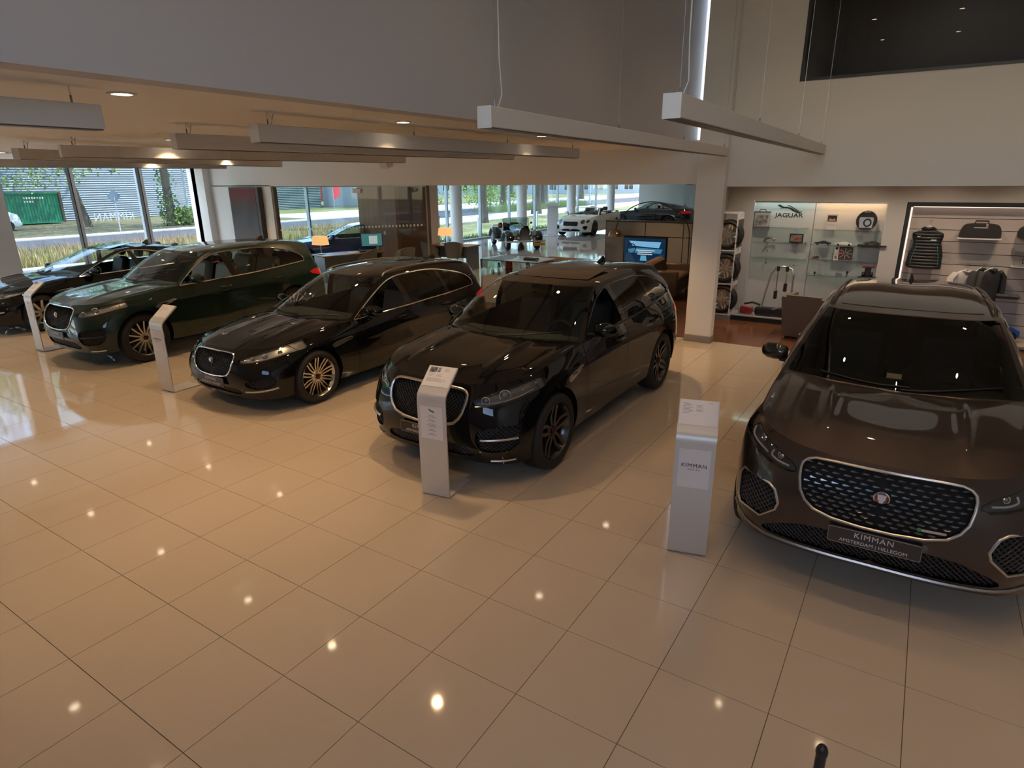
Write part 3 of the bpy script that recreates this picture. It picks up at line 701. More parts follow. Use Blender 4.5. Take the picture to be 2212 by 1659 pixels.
# ---------------------------------------------------------------- the cars' shapes: five lines around the body, nose to tail
def FPACE(paint, **kw):
    s = dict(paint=paint, axles=(0.85,3.72), wheel_r=0.385, wheel_w=0.255, rim_r=0.278, track=0.955, arch_r=0.432, cA=6, z_hood=1.0,
      wall=[
       [(0,.10,.25),(.40,.11,.25),(.68,.17,.25),(.85,.32,.25),(.92,.48,.27),(.93,.845,.28),(.91,1.45,.27),(.90,2.2,.27),(.90,3.0,.27),(.93,3.72,.29),(.92,4.25,.33),(.80,4.55,.36),(.5,4.66,.37),(0,4.68,.37)],
       [(0,.02,.42),(.40,.04,.42),(.68,.11,.42),(.87,.28,.43),(.945,.48,.45),(.96,.845,.45),(.94,1.45,.43),(.925,2.2,.42),(.93,3.0,.43),(.965,3.72,.46),(.94,4.25,.50),(.82,4.58,.52),(.5,4.70,.53),(0,4.73,.53)],
       [(0,0,.60),(.40,.03,.60),(.68,.11,.61),(.865,.29,.63),(.945,.50,.66),(.968,.845,.68),(.945,1.45,.66),(.93,2.2,.66),(.94,3.0,.68),(.968,3.72,.72),(.94,4.25,.76),(.82,4.56,.78),(.5,4.68,.79),(0,4.70,.79)],
       [(0,.05,.82),(.38,.075,.82),(.64,.17,.83),(.82,.35,.86),(.915,.55,.90),(.940,.875,.92),(.925,1.45,.91),(.925,2.2,.92),(.930,3.0,.95),(.945,3.72,1.0),(.895,4.25,1.03),(.77,4.52,1.03),(.47,4.62,1.03),(0,4.64,1.03)],
       [(0,.14,.965),(.36,.175,.965),(.60,.28,.975),(.775,.46,1.0),(.845,.65,1.03),(.865,.93,1.06),(.865,1.54,1.105),(.875,2.2,1.12),(.875,3.0,1.15),(.85,3.72,1.20),(.80,4.22,1.24),(.70,4.45,1.24),(.43,4.54,1.22),(0,4.56,1.22)]],
      hood_mid=[(0,.45,1.045),(0,.8,1.09)], cowl=[(0,1.23,1.135),(.45,1.30,1.135),(.72,1.43,1.125)], ws_mid=(0,1.64,1.375),
      ridges=[(0.46,0.44,0.075,0.026),(0.86,0.92,0.08,0.012)], hood_crown=0.014,
      header=[(0,2.02,1.585),(.35,2.06,1.58),(.56,2.17,1.572)], tH=.28, tR=.88,
      rail=[(0,1.54,(0,0,0)),(.14,1.97,(.735,1.92,1.40)),(.28,2.35,(.655,2.28,1.565)),(.45,2.9,(.635,2.85,1.605)),(.62,3.45,(.625,3.45,1.59)),(.78,3.9,(.605,4.05,1.53)),(.88,4.1,(.60,4.38,1.44)),(1,4.40,(.745,4.40,1.245))],
      rear_edge=[(0,4.48,1.56),(.35,4.47,1.55),(.52,4.43,1.51)], roof_mid=[(0,2.02,1.585),(0,2.5,1.64),(0,3.2,1.652),(0,4.0,1.61),(0,4.48,1.56)],
      seams=(.50,1.52,2.58,3.62), sill=.40, handles=(2.35,3.40), handle_z=.985, z_floor=.24, crease=(0.90,0.006),
      pillars=[(2.50,2.62),(3.42,3.50)], pillar_slope=-0.25, dlo_end=.88, dlo_round=.36, dlo_pow=2.0,
      vent=[(1.06,.845),(1.10,.815),(1.40,.885),(1.44,.92),(1.40,.925),(1.12,.885)],
      tail=[(4.12,1.02),(4.30,1.06),(4.60,1.06),(4.75,.98),(4.75,.90),(4.45,.93),(4.20,.98)],
      mirror=(1.80,1.18,.835), fin=4.05, z_seat=.68, dash_y=1.75, z_dash=1.10, seat_y=(2.35,3.25), cab_end=4.3,
      grille=[chaikin([(0,.93),(.34,.93),(.43,.90),(.445,.83),(.415,.70),(.32,.605),(0,.58)],1,False)],
      lamp_y=.66, headlight=[chaikin([(.485,.79),(.49,.845),(.62,.895),(.78,.95),(.88,.995),(.96,1.0),(.96,.93),(.905,.885),(.80,.838),(.66,.80)],1)],
      badge=(0,.80,.042), plate=(0,.505,0,[('KIMMAN',.052,.021,1.15),('AMSTERDAM | HILLEGOM',.033,-.028,1.0)]),
      lower=[chaikin([(0,.43),(.42,.43),(.52,.36),(.50,.30),(0,.30)],1,False)],
      intake=[chaikin([(.56,.60),(.86,.64),(.885,.60),(.875,.40),(.62,.37),(.55,.45)],1)],
      rim_mat=mat('rim_silver', (0.62,0.60,0.56), 0.28, 1.0), wheel_style='multi15', mesh_pitch=0.036)
    s.update(kw); return s
def XFS(paint, **kw):
    s = dict(paint=paint, axles=(0.90,3.86), wheel_r=0.345, wheel_w=0.245, rim_r=0.258, track=0.925, arch_r=0.385, cA=6, z_hood=.83,
      wall=[
       [(0,.13,.20),(.38,.14,.20),(.64,.20,.20),(.80,.34,.20),(.87,.50,.21),(.885,.90,.22),(.875,1.5,.21),(.87,2.3,.21),(.87,3.1,.21),(.885,3.86,.23),(.875,4.4,.27),(.76,4.72,.31),(.5,4.86,.32),(0,4.89,.32)],
       [(0,.04,.35),(.38,.06,.35),(.65,.13,.35),(.825,.29,.36),(.905,.50,.37),(.93,.90,.37),(.915,1.5,.36),(.905,2.3,.36),(.91,3.1,.37),(.93,3.86,.39),(.905,4.4,.43),(.79,4.76,.46),(.5,4.92,.47),(0,4.955,.47)],
       [(0,.02,.50),(.38,.05,.50),(.65,.13,.50),(.825,.30,.52),(.91,.52,.54),(.94,.90,.56),(.92,1.5,.54),(.91,2.3,.55),(.915,3.1,.57),(.94,3.86,.60),(.91,4.4,.64),(.79,4.75,.67),(.5,4.90,.68),(0,4.93,.68)],
       [(0,.06,.68),(.36,.09,.68),(.61,.19,.68),(.78,.38,.70),(.87,.60,.73),(.905,.93,.76),(.90,1.5,.77),(.905,2.3,.79),(.905,3.1,.81),(.915,3.86,.84),(.87,4.4,.87),(.75,4.71,.88),(.47,4.84,.88),(0,4.87,.88)],
       [(0,.15,.79),(.34,.19,.79),(.56,.31,.795),(.735,.50,.815),(.80,.72,.845),(.82,1.0,.88),(.83,1.62,.935),(.85,2.3,.95),(.85,3.1,.975),(.83,3.86,1.0),(.78,4.4,1.03),(.68,4.66,1.04),(.43,4.76,1.03),(0,4.79,1.03)]],
      hood_mid=[(0,.5,.875),(0,.9,.925)], cowl=[(0,1.28,.96),(.45,1.35,.96),(.71,1.51,.948)], ws_mid=(0,1.75,1.205),
      ridges=[(0.56,0.50,0.09,0.020),(0.22,0.24,0.07,0.008),(0.88,0.93,0.08,0.010)], hood_crown=0.015,
      header=[(0,2.22,1.41),(.32,2.26,1.405),(.52,2.38,1.392)], tH=.30, tR=.92,
      rail=[(0,1.62,(0,0,0)),(.15,2.1,(.70,2.08,1.20)),(.30,2.5,(.605,2.50,1.385)),(.5,3.1,(.58,3.1,1.435)),(.7,3.75,(.57,3.8,1.42)),(.85,4.2,(.555,4.42,1.35)),(.92,4.35,(.56,4.62,1.27)),(1,4.5,(.74,4.56,1.035))],
      rear_edge=[(0,4.72,1.37),(.35,4.70,1.35),(.50,4.66,1.31)], roof_mid=[(0,2.22,1.41),(0,2.8,1.482),(0,3.5,1.490),(0,4.2,1.45),(0,4.72,1.37)],
      seams=(.54,1.60,2.72,3.76), sill=.33, handles=(2.48,3.52), handle_z=.845, z_floor=.19, crease=(0.745,0.008),
      pillars=[(2.63,2.74),(3.58,3.66)], pillar_slope=-0.2, dlo_end=.92, dlo_round=.42, dlo_pow=2.2,
      vent=[(1.14,.70),(1.17,.665),(1.50,.715),(1.55,.755),(1.50,.76),(1.20,.735)],
      tail=[(4.30,.86),(4.45,.91),(4.75,.93),(4.92,.86),(4.92,.78),(4.60,.79),(4.40,.82)],
      mirror=(1.88,1.005,.81), fin=4.25, z_seat=.50, dash_y=1.95, z_dash=.93, seat_y=(2.60,3.50), cab_end=4.5,
      grille=[chaikin([(0,.755),(.30,.755),(.375,.73),(.385,.66),(.35,.54),(.27,.475),(0,.46)],1,False)],
      lamp_y=.78, headlight=[chaikin([(.43,.645),(.44,.695),(.58,.75),(.74,.805),(.86,.86),(.93,.86),(.93,.775),(.865,.73),(.74,.68),(.58,.65)],1)],
      badge=(0,.645,.036), plate=(0,.40,0,[('KIMMAN',.052,.021,1.15),('AMSTERDAM | HILLEGOM',.033,-.028,1.0)]),
      lower=[chaikin([(0,.34),(.40,.34),(.46,.30),(.44,.245),(0,.245)],1,False)],
      intake=[chaikin([(.52,.43),(.82,.49),(.85,.46),(.84,.36),(.62,.34)],1)],
      strips=[('bumper_blade', [(.53,.305),(.66,.315),(.78,.33),(.85,.35)], .012, mat('chrome', (0.80,0.80,0.80), 0.10, 1.0))],
      rim_mat=mat('rim_polished', (0.70,0.66,0.58), 0.2, 1.0), wheel_style='twin10', mesh_pitch=0.034)
    s.update(kw); return s
# ---------------------------------------------------------------- the room
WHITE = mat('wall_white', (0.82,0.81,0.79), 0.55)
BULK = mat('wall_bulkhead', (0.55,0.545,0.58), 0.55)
CEIL = mat('ceiling_white', (0.84,0.81,0.76), 0.6)
GREYW = mat('wall_grey', (0.50,0.48,0.465), 0.6)
STEEL = mat('satin_steel', (0.55,0.55,0.56), 0.3, 1.0)
WMETAL = mat('white_metal', (0.70,0.70,0.71), 0.35)
GREYM = mat('grey_metal', (0.22,0.23,0.25), 0.4, 0.6)
GRES = mat('floor_tile', (0.53,0.44,0.345), 0.055, 0, spec=0.55, noise=(0.7, (0.57,0.48,0.38)))
GROUT = mat('grout', (0.10,0.08,0.06), 0.7)
CAMP = Vector((6.282,-1.092,0))
TS = 0.6
slab = struct('floor', box(-11.0,10.2,-5.4,9.6,-0.15,-0.006), GROUT)
tm = mesh('floor_tile', box(0.002,TS-0.002,0.002,TS-0.002,-0.012,0.0)); tm.materials.append(GRES)
tiles = []
for i in range(-18, 17):
    for j in range(-9, 16):
        c = Vector((i*TS+0.3, j*TS+0.3, 0)); d = c-CAMP
        dep = d.x*math.cos(2.1466)+d.y*math.sin(2.1466); lat = d.x*math.sin(2.1466)-d.y*math.cos(2.1466)
        vis = dep > 2.0 and abs(lat) < dep*0.86
        tiles.append((0 if vis else 1, d.length, i, j))
tiles.sort(); rest = []
for k, (v, d, i, j) in enumerate(tiles):
    if k < 300: ob('floor_tile', tm, None, slab, loc=(i*TS, j*TS, 0))
    else: rest.append(mv(box(0.002,TS-0.002,0.002,TS-0.002,-0.012,0.0), (i*TS, j*TS, 0)))
ob('floor_tiles', join(*rest), GRES, slab, kind='stuff')
ob('floor_edge_tiles', join(box(-11.0,-10.801,-5.4,9.6,-0.012,0)), GRES, slab)
# wood-look tiles of the lounge and shop corner
wslab = struct('floor', box(-3.0,10.2,9.6,17.0,-0.15,-0.006), mat('wood_grout', (0.42,0.34,0.27), 0.7))
WOOD = mat('wood_tile', (0.21,0.085,0.035), 0.20, noise=(9.0, (0.13,0.05,0.02), (1,0.12,1)))
wm = mesh('wood_tile', box(0.002,0.598,0.002,1.198,-0.012,0.0)); wm.materials.append(WOOD)
for i in range(-5, 17):
    for j in range(0, 6):
        if i*0.6+0.06 > 9.7: continue
        ob('wood_tile', wm, None, wslab, loc=(i*0.6+0.06, 9.6+j*1.2, 0))
struct('floor', box(-11.8,10.2,17.0,39.5,-0.15,0.0), mat('hall_floor', (0.46,0.45,0.43), 0.05, spec=0.6))
struct('floor', box(-11.8,-3.0,9.6,17.0,-0.15,0.0), mat('hall_floor', (0.46,0.45,0.43), 0.05, spec=0.6))
# ceilings and big wall planes
ZC = 3.18
struct('ceiling', box(-11.3,2.76,-5.4,9.6,ZC,ZC+0.1), CEIL)
struct('ceiling', box(-11.9,10.2,9.8,39.6,ZC,ZC+0.1), CEIL)
struct('ceiling', box(2.7,10.4,-5.5,9.8,6.0,6.15), mat('roof_white', (0.72,0.72,0.74), 0.6))
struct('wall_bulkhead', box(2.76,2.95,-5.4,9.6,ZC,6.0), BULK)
struct('wall_header', box(-11.0,3.05,9.6,9.8,2.60,ZC+0.1), WHITE)
struct('wall_header', box(-11.3,2.95,9.6,9.8,ZC+0.1,6.0), WHITE)
struct('wall_right', box(10.2,10.4,-5.4,39.6,-0.1,6.0), WHITE)
struct('wall_back', join(box(2.7,10.4,-5.6,-5.4,-0.1,3.3), box(2.7,5.0,-5.6,-5.4,3.3,6.0), box(9.0,10.4,-5.6,-5.4,3.3,6.0), box(5.0,9.0,-5.6,-5.4,5.7,6.0)), WHITE)
struct('wall_back', box(-11.3,2.7,-5.6,-5.4,-0.1,ZC+0.1), WHITE)
struct('wall_end', box(-9.9,10.4,39.4,39.6,-0.1,ZC+0.1), mat('wall_cool', (0.70,0.72,0.74), 0.5))
# upper shop wall with the office window
struct('wall_shop', join(box(3.05,10.2,9.6,9.8,2.56,4.02), box(3.05,4.40,9.6,9.8,4.02,6.0), box(9.0,10.2,9.6,9.8,4.02,6.0), box(4.4,9.0,9.6,9.8,5.6,6.0)), WHITE)
wn = struct('window_1', glass('office_glass', (0.45,0.46,0.47), 0.05) and box(4.44,8.96,9.68,9.70,4.06,5.56), glass('office_glass'))
ob('window_frame', join(box(4.40,4.44,9.59,9.74,4.02,5.6), box(8.96,9.0,9.59,9.74,4.02,5.6), box(4.44,8.96,9.59,9.74,4.02,4.06), box(4.44,8.96,9.59,9.74,5.56,5.6)), mat('frame_dark', (0.03,0.03,0.035), 0.4), wn)
struct('wall_office', join(box(4.2,9.2,12.6,12.7,3.3,6.0), box(4.2,4.3,9.8,12.6,3.3,6.0), box(9.1,9.2,9.8,12.6,3.3,6.0), box(4.2,9.2,9.8,12.7,5.7,5.8)), GREYW)
struct('floor', box(4.2,9.2,9.8,12.7,3.28,3.32), mat('office_floor', (0.10,0.09,0.085), 0.5))
for x, lab in ((5.1, 'wooden meeting table left behind the upper office window'), (7.0, 'wooden meeting table right behind the upper office window')):
    t = thing('office_table', (x, 11.0, 3.32), lab, 'table')
    ob('tabletop', box(-0.55,0.55,-0.4,0.4,0.70,0.74,0.01), mat('walnut', (0.16,0.08,0.04), 0.4), t)
    for a in (-0.5,0.5):
        for b in (-0.35,0.35): ob('leg', box(a-0.02,a+0.02,b-0.02,b+0.02,0,0.70), GREYM, t)
ol = thing('office_fill_light', (6.3,11.2,5.7), 'round white light disc added to brighten the upper office', 'light')  # added glowing disc that brightens the office, no known fitting
ob('lamp_body', lathe([(0,0),(.75,0),(.75,-.05),(.70,-.06)], 32, False), WMETAL, ol, 50); ob('lamp_diffuser', lathe([(.70,-.055),(.4,-.07),(0,-.075)], 32, False), emis('office_fill_glow', (1.0,0.88,0.75), 1.4), ol, 60)
# square pillar
p = thing('pillar', (3.275,9.51,0), 'square white pillar with grey base at the edge of the wooden floor', 'pillar')
ob('shaft', box(-0.225,0.225,-0.08,0.085,0.11,6.0,0.006), WHITE, p)
ob('plinth', box(-0.235,0.235,-0.095,0.085,0,0.11,0.004), mat('plinth_grey', (0.25,0.23,0.21), 0.45), p)
# left window wall at X=-11
MW = mat('mullion_white', (0.88,0.89,0.90), 0.45)
PANE = glass('pane_glass', (0.93,0.97,0.98), 0.04)
wl = struct('window_2', box(-11.02,-11.008,4.85,9.42,0.08,3.10), PANE)
for y in (6.33, 7.95):
    ob('mullion', box(-11.08,-10.93,y-0.035,y+0.035,0.06,3.10,0.004), MW, wl)
    ob('mullion_gasket', box(-11.085,-10.935,y-0.055,y-0.035,0.06,3.10), mat('gasket', (0.02,0.02,0.022), 0.5), wl)
ob('window_head', box(-11.1,-10.93,4.85,9.5,3.08,3.18), MW, wl); ob('window_sill', box(-11.1,-10.92,4.85,9.5,0.0,0.08), MW, wl)
ob('window_jamb', box(-11.1,-10.92,9.40,9.47,0.08,3.08), mat('gasket'), wl)
lt = ob('window_lettering', mv(mv(mv(text('KIMMAN', 0.29, 0.0, sx=0.80, space=1.12), s=(-1,1,1), rx=PI/2), rz=PI/2), (-11.002,7.14,1.90)), vinyl('letter_white', (0.9,0.9,0.9)), wl)
lt.data.flip_normals()
wl2 = struct('window_3', box(-11.02,-11.008,-5.4,4.35,0.08,3.10), PANE)
for y in (-3.9,-2.3,-0.6,1.1,2.75): ob('mullion', box(-11.08,-10.93,y-0.035,y+0.035,0.06,3.10,0.004), MW, wl2)
ob('window_head', box(-11.1,-10.93,-5.4,4.35,3.08,3.18), MW, wl2)
struct('wall_left', join(box(-11.15,-10.85,4.32,4.86,-0.05,3.2)), WHITE)
struct('wall_left', box(-11.3,-10.55,9.40,9.62,-0.05,3.2), WHITE)
# wall with the wall screen, then glass partition along the header
struct('wall_partition', box(-10.6,-7.98,9.60,9.72,-0.02,2.62), WHITE)
sc = thing('portrait_screen', (-8.95,9.60,1.30), 'tall dark portrait screen hung on the white wall beside the glass partition', 'screen')
ob('screen_frame', box(-0.62,0.62,-0.14,0.0,-1.1,1.28,0.006), mat('frame_dark'), sc)
sm_ = mat('screen_image', (0.02,0.02,0.025), 0.12)
if True:   # soft red and grey picture on the portrait screen
    n = sm_.node_tree.nodes; l = sm_.node_tree.links; b = n['Principled BSDF']
    tc = n.new('ShaderNodeTexCoord'); sp = n.new('ShaderNodeSeparateXYZ'); r = n.new('ShaderNodeValToRGB'); mp = n.new('ShaderNodeMapRange')
    mp.inputs[1].default_value = -1.1; mp.inputs[2].default_value = 1.25
    e = r.color_ramp.elements; e[0].position = 0.0; e[0].color = (0.10,0.08,0.07,1); e[1].position = 1.0; e[1].color = (0.16,0.02,0.02,1)
    for ps, c in ((0.30,(0.12,0.11,0.11,1)),(0.62,(0.05,0.055,0.07,1)),(0.80,(0.07,0.05,0.06,1))):
        q = e.new(ps); q.color = c
    l.new(tc.outputs['Object'], sp.inputs[0]); l.new(sp.outputs['Z'], mp.inputs[0]); l.new(mp.outputs[0], r.inputs[0]); l.new(r.outputs[0], b.inputs['Base Color'])
    l.new(r.outputs[0], b.inputs['Emission Color']); b.inputs['Emission Strength'].default_value = 0.10
ob('screen_picture', box(-0.56,0.50,-0.146,-0.140,-1.06,1.24), sm_, sc)
TINT = glass('partition_glass', (0.92,0.95,0.93), 0.010)
pt = thing('glass_partition', (-5.5,9.68,0), 'frameless glass partition with dotted band in front of the desks', 'partition')
xs = [-7.92,-6.95,-5.98,-5.0,-3.92,-2.86]
for a, b in zip(xs[:-1], xs[1:]): ob('glass_pane', box(a+0.004+5.5,b-0.004+5.5,-0.006,0.006,0.02,2.58), TINT, pt)
ob('side_post', box(-8.0+5.5,-7.925+5.5,-0.06,0.06,0,2.6), mat('post_taupe', (0.22,0.19,0.16), 0.4), pt)
ob('end_post', box(-2.86+5.5,-2.82+5.5,-0.04,0.04,0,2.6), mat('post_taupe'), pt)
ob('top_track', box(-8.0+5.5,-2.82+5.5,-0.03,0.03,2.575,2.60), GREYM, pt)
ob('floor_track', box(-8.0+5.5,-2.82+5.5,-0.02,0.02,0.0,0.02), GREYM, pt)
for k in range(46):
    x = -7.85+k*0.107
    ob('dot', box(x-0.022+5.5,x+0.022+5.5,-0.009,-0.0065,1.50+0.006*k-0.02,1.50+0.006*k+0.025), mat('dot_white', (0.75,0.76,0.76), 0.6), pt)
ob('door_closer', box(-5.06+5.5,-4.80+5.5,-0.05,-0.008,2.44,2.54,0.01), WMETAL, pt)
# brown wall panels behind the desks
BROWN = mat('wood_panel', (0.30,0.14,0.06), 0.45, noise=(3.0, (0.24,0.11,0.045), (6,6,0.3)))
struct('wall_brown', box(-9.05,-7.45,13.6,13.75,0,2.9), BROWN)
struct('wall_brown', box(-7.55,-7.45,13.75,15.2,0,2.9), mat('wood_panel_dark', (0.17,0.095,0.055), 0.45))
ob('light_switch', box(-8.0,-7.91,13.585,13.6,1.10,1.20,0.003), WMETAL, label='small white wall switch on the brown wood panel', cat='switch')
struct('wall_return', box(-7.62,-7.40,15.2,15.6,0,2.9), WHITE)
# far facade: glazing and round columns
fc = struct('window_4', box(-11.78,-11.77,9.8,39.5,0.05,3.1), glass('facade_glass', (0.88,0.96,0.98), 0.05))
for k in range(12):
    y = 11.3+k*2.55
    ob('mullion', box(-11.84,-11.70,y-0.03,y+0.03,0,3.1), mat('facade_grey', (0.35,0.42,0.47), 0.4, 0.3), fc)
ob('window_head', box(-11.9,-11.66,9.8,39.5,2.95,3.2), WHITE, fc)
ob('window_sill', box(-11.9,-11.60,9.8,39.5,-0.02,0.06), mat('sill_grey', (0.30,0.30,0.31), 0.5), fc)
for k, y in enumerate((15.85,21.2,26.6,31.95,37.4)):
    c = thing('round_column', (-11.0,y,0), ['round white column nearest the desks beside the window front','round white column left of the vintage roadster','round white column behind the vintage roadster','round white column behind the white convertible','round white column farthest back by the end wall'][k], 'column', group=None)
    ob('shaft', cyl((0,0,0.06),(0,0,ZC),0.26,n=28), WHITE, c, 60); ob('foot_ring', cyl((0,0,0),(0,0,0.06),0.275,n=28), GREYM, c, 60)
dr = struct('door_1', box(-6.95,-5.6,39.33,39.40,0,2.45), mat('door_white', (0.66,0.69,0.72), 0.5))
ob('door_closer', box(-6.7,-6.3,39.25,39.33,2.3,2.38), GREYM, dr); ob('door_handle', box(-6.85,-6.80,39.24,39.33,1.0,1.15), STEEL, dr)
struct('baseboard_shop', box(3.2,10.2,12.03,12.10,0,0.09), mat('plinth_grey'))
# ---------------------------------------------------------------- ceiling fittings
SPOTC = (1.0,0.65,0.34)
def downlight(x, y, z, energy, label, size=1.85, col=SPOTC, r=0.055, blend=1.0):
    t = thing('recessed_spotlight', (x,y,z), label, 'spotlight', group='recessed ceiling spotlights')
    ob('trim_ring', lathe([(r,0.0),(r+0.02,0.0),(r+0.02,-0.006),(r,-0.008),(r-0.004,0.004)], 20, False), WMETAL, t, 50)
    ob('lamp_face', mv(lathe([(r-0.004,-0.001),(0,-0.003)], 16, False)), emis('lamp_warm', (1.0,0.80,0.55), 14.0), t)
    l = bpy.data.lights.new('spot', 'SPOT'); l.energy = energy; l.spot_size = size; l.spot_blend = blend; l.color = col; l.shadow_soft_size = 0.045
    o = bpy.data.objects.new('spot', l); COL.objects.link(o); o.parent = t; o.location = (0,0,-0.03)
XS = (-8.4,-6.0,-3.6,-1.25,0.55,2.35); YS = (0.95,3.28,5.65,8.0); SPOT_E = 94.0
for i, x in enumerate(XS):
    for j, y in enumerate(YS):
        downlight(x, y, ZC, SPOT_E*(2.3 if j == 3 else 1.0), 'small round recessed spotlight glowing warm in the low ceiling')
for x in (4.6,6.2,7.9):
    for y in (0.4,3.0,5.4,8.0): downlight(x, y, 6.0, 52.0, 'small round recessed spotlight high in the roof above the brown car', 1.7)
for x in (3.9,5.2,6.4,7.6): downlight(x, 11.0, ZC, 80.0, 'small recessed spotlight over the shop display wall', 2.2, (1.0,0.78,0.56))
for x, y in ((-6.5,11.6),(-4.5,12.5),(-1.5,12.0),(0.5,12.8),(0.2,15.2),(-5,15.5)): downlight(x, y, ZC, 110.0, 'small recessed spotlight above the desks and lounge behind the header', 1.8)
for x, y in ((-8.5,19),(-4.5,19),(-8.5,24),(-4.5,24),(-8.5,29),(-4.5,29),(-7,34),(-3,34)): downlight(x, y, ZC, 90.0, 'small recessed spotlight added to brighten the far hall', 2.6, (1.0,0.86,0.70))  # added spots, put in to brighten the far hall
def linear_light(x0, y0, x1, y1, zb, ztop, label, nsus):
    L_ = math.hypot(x1-x0, y1-y0); a = math.atan2(y1-y0, x1-x0)-PI/2
    t = thing('linear_pendant_light', (x0,y0,zb), label, 'light', a, 'linear pendant lights')
    ob('housing', box(-0.05,0.05,0,L_,0.004,0.125,0.004), WMETAL, t)
    ob('diffuser', box(-0.042,0.042,0.01,L_-0.01,-0.002,0.004), mat('diffuser_off', (0.10,0.09,0.085), 0.4), t)
    ob('end_cap', box(-0.051,0.051,-0.006,0.0,0.0,0.127), mat('endcap', (0.80,0.80,0.80), 0.4), t)
    for k in range(nsus):
        y = 0.12+(L_-0.24)*k/(nsus-1)
        w_ = ob('suspension_wire', cyl((0,y,0.125),(0,y,ztop-zb),0.003,n=5), STEEL, t); ob('wire_gripper', cyl((0,y,0.125),(0,y,0.165),0.006,n=6), GREYM, w_)
    ob('power_cord', tube([(0.01,0.14,0.125),(0.035,0.15,0.20),(0.03,0.13,min(0.4,0.8*(ztop-zb))),(0.005,0.125,ztop-zb)], 0.004, 5), WMETAL, t)
linear_light(3.90,2.3,3.60,8.95,3.0,6.0,'white linear pendant light hanging along the tall grey bulkhead',4)
linear_light(5.04,2.42,4.86,9.3,3.0,6.0,'white linear pendant light hanging furthest right over the brown car',4)
for k, (a, b, c, d, lab) in enumerate(((2.10,1.97,2.09,7.05,'linear pendant under the low ceiling, nearest the bulkhead'),(0.83,2.10,1.16,6.85,'second linear pendant under the low ceiling from the bulkhead'),(-1.62,2.26,-0.9,6.86,'third linear pendant under the low ceiling from the bulkhead'),(-2.65,2.23,-4.27,7.1,'fourth linear pendant under the low ceiling, over the green car'),(-6.6,2.4,-6.0,7.1,'fifth linear pendant under the low ceiling, next to the window wall'))):
    linear_light(a, b, c, d, 2.97, ZC, lab, 4)
linear_light(2.5,-4.2,2.44,0.76,2.97,ZC,'linear pendant in the top left corner, closest to the viewer',4)
sp = thing('ceiling_speaker', (-3.0,8.6,ZC), 'small white box speaker hanging from the low ceiling near the header', 'speaker')
ob('bracket', cyl((0,0,-0.10),(0,0,0),0.015,n=8), WMETAL, sp); ob('cabinet', mv(box(-0.11,0.11,-0.09,0.09,-0.24,-0.08,0.02), rx=0.3), WMETAL, sp, 40)
# ---------------------------------------------------------------- the cars on show
BLACK = mat('paint_black', (0.0045,0.005,0.006), 0.03, 0.0, 0.0)
GREEN = mat('paint_green', (0.003,0.016,0.012), 0.35, 0.0, 1.0, spec=0.15)
BROWNP = mat('paint_brown', (0.060,0.043,0.038), 0.32, 0.75, 1.0)
CH = CHROME(); SATIN = mat('satin_chrome', (0.62,0.60,0.57), 0.30, 1.0); DGREY = mat('rim_dark', (0.10,0.095,0.09), 0.25, 0.9); GBLK = mat('gloss_black')
CREAM = mat('seat_cream', (0.50,0.46,0.40), 0.55); CLEAR = glass('car_glass_clear', (0.62,0.70,0.66), 0.06); LGREY = mat('lamp_light', (0.42,0.41,0.39), 0.3, 0.6)
DARKG = glass('car_glass_dark', (0.16,0.19,0.17), 0.06); PRIV = glass('car_glass_privacy', (0.10,0.115,0.105), 0.06)
fp_proj = [(.605,.838,.036),(.735,.878,.050)]
HLAMP = mat('lamp_smoke', (0.16,0.16,0.165), 0.3, 0.6)
fp_green = FPACE(GREEN, vent_mat=SATIN, grille_frame=(0.010,CH,0.004), seat_mat=CREAM, projectors=fp_proj, lamp_mat=LGREY, drl=[([(.53,.812),(.68,.822),(.82,.862),(.89,.905)],.004)], glass=CLEAR, side_glass=glass('car_glass_mid', (0.40,0.45,0.42), 0.06),
   intake_bars=[(.58,.875,.50,.515,GREEN)], strips=[('skid_strip', [(.66,.285),(.76,.287),(.84,.295)], .010, CH)], rim_mat=mat('rim_silver'), fin=3.75)
build_car(fp_green, (-4.68,3.80,0), 0, 'dark green suv with silver multi spoke wheels and cream seats')
fp_black = FPACE(BLACK, grille_frame=(0.014,SATIN,0.004), projectors=fp_proj, lamp_mat=HLAMP, drl=[([(.53,.812),(.68,.822),(.82,.862),(.89,.905)],.004)], glass=CLEAR, side_glass=PRIV,
   intake_bars=[(.60,.87,.50,.515,SATIN)], strips=[('skid_strip', [(.66,.285),(.76,.287),(.84,.295)], .009, SATIN)], rim_mat=DGREY, wheel_style='five', trim=GBLK, vent_mat=SATIN, fin=3.75, black_pillars=True, sunroof=(0.70,0.10,0.36,0.028))
build_car(fp_black, (2.67,3.80,0), 0, 'black suv with dark five spoke wheels and a tilted sunroof beside the square pillar')
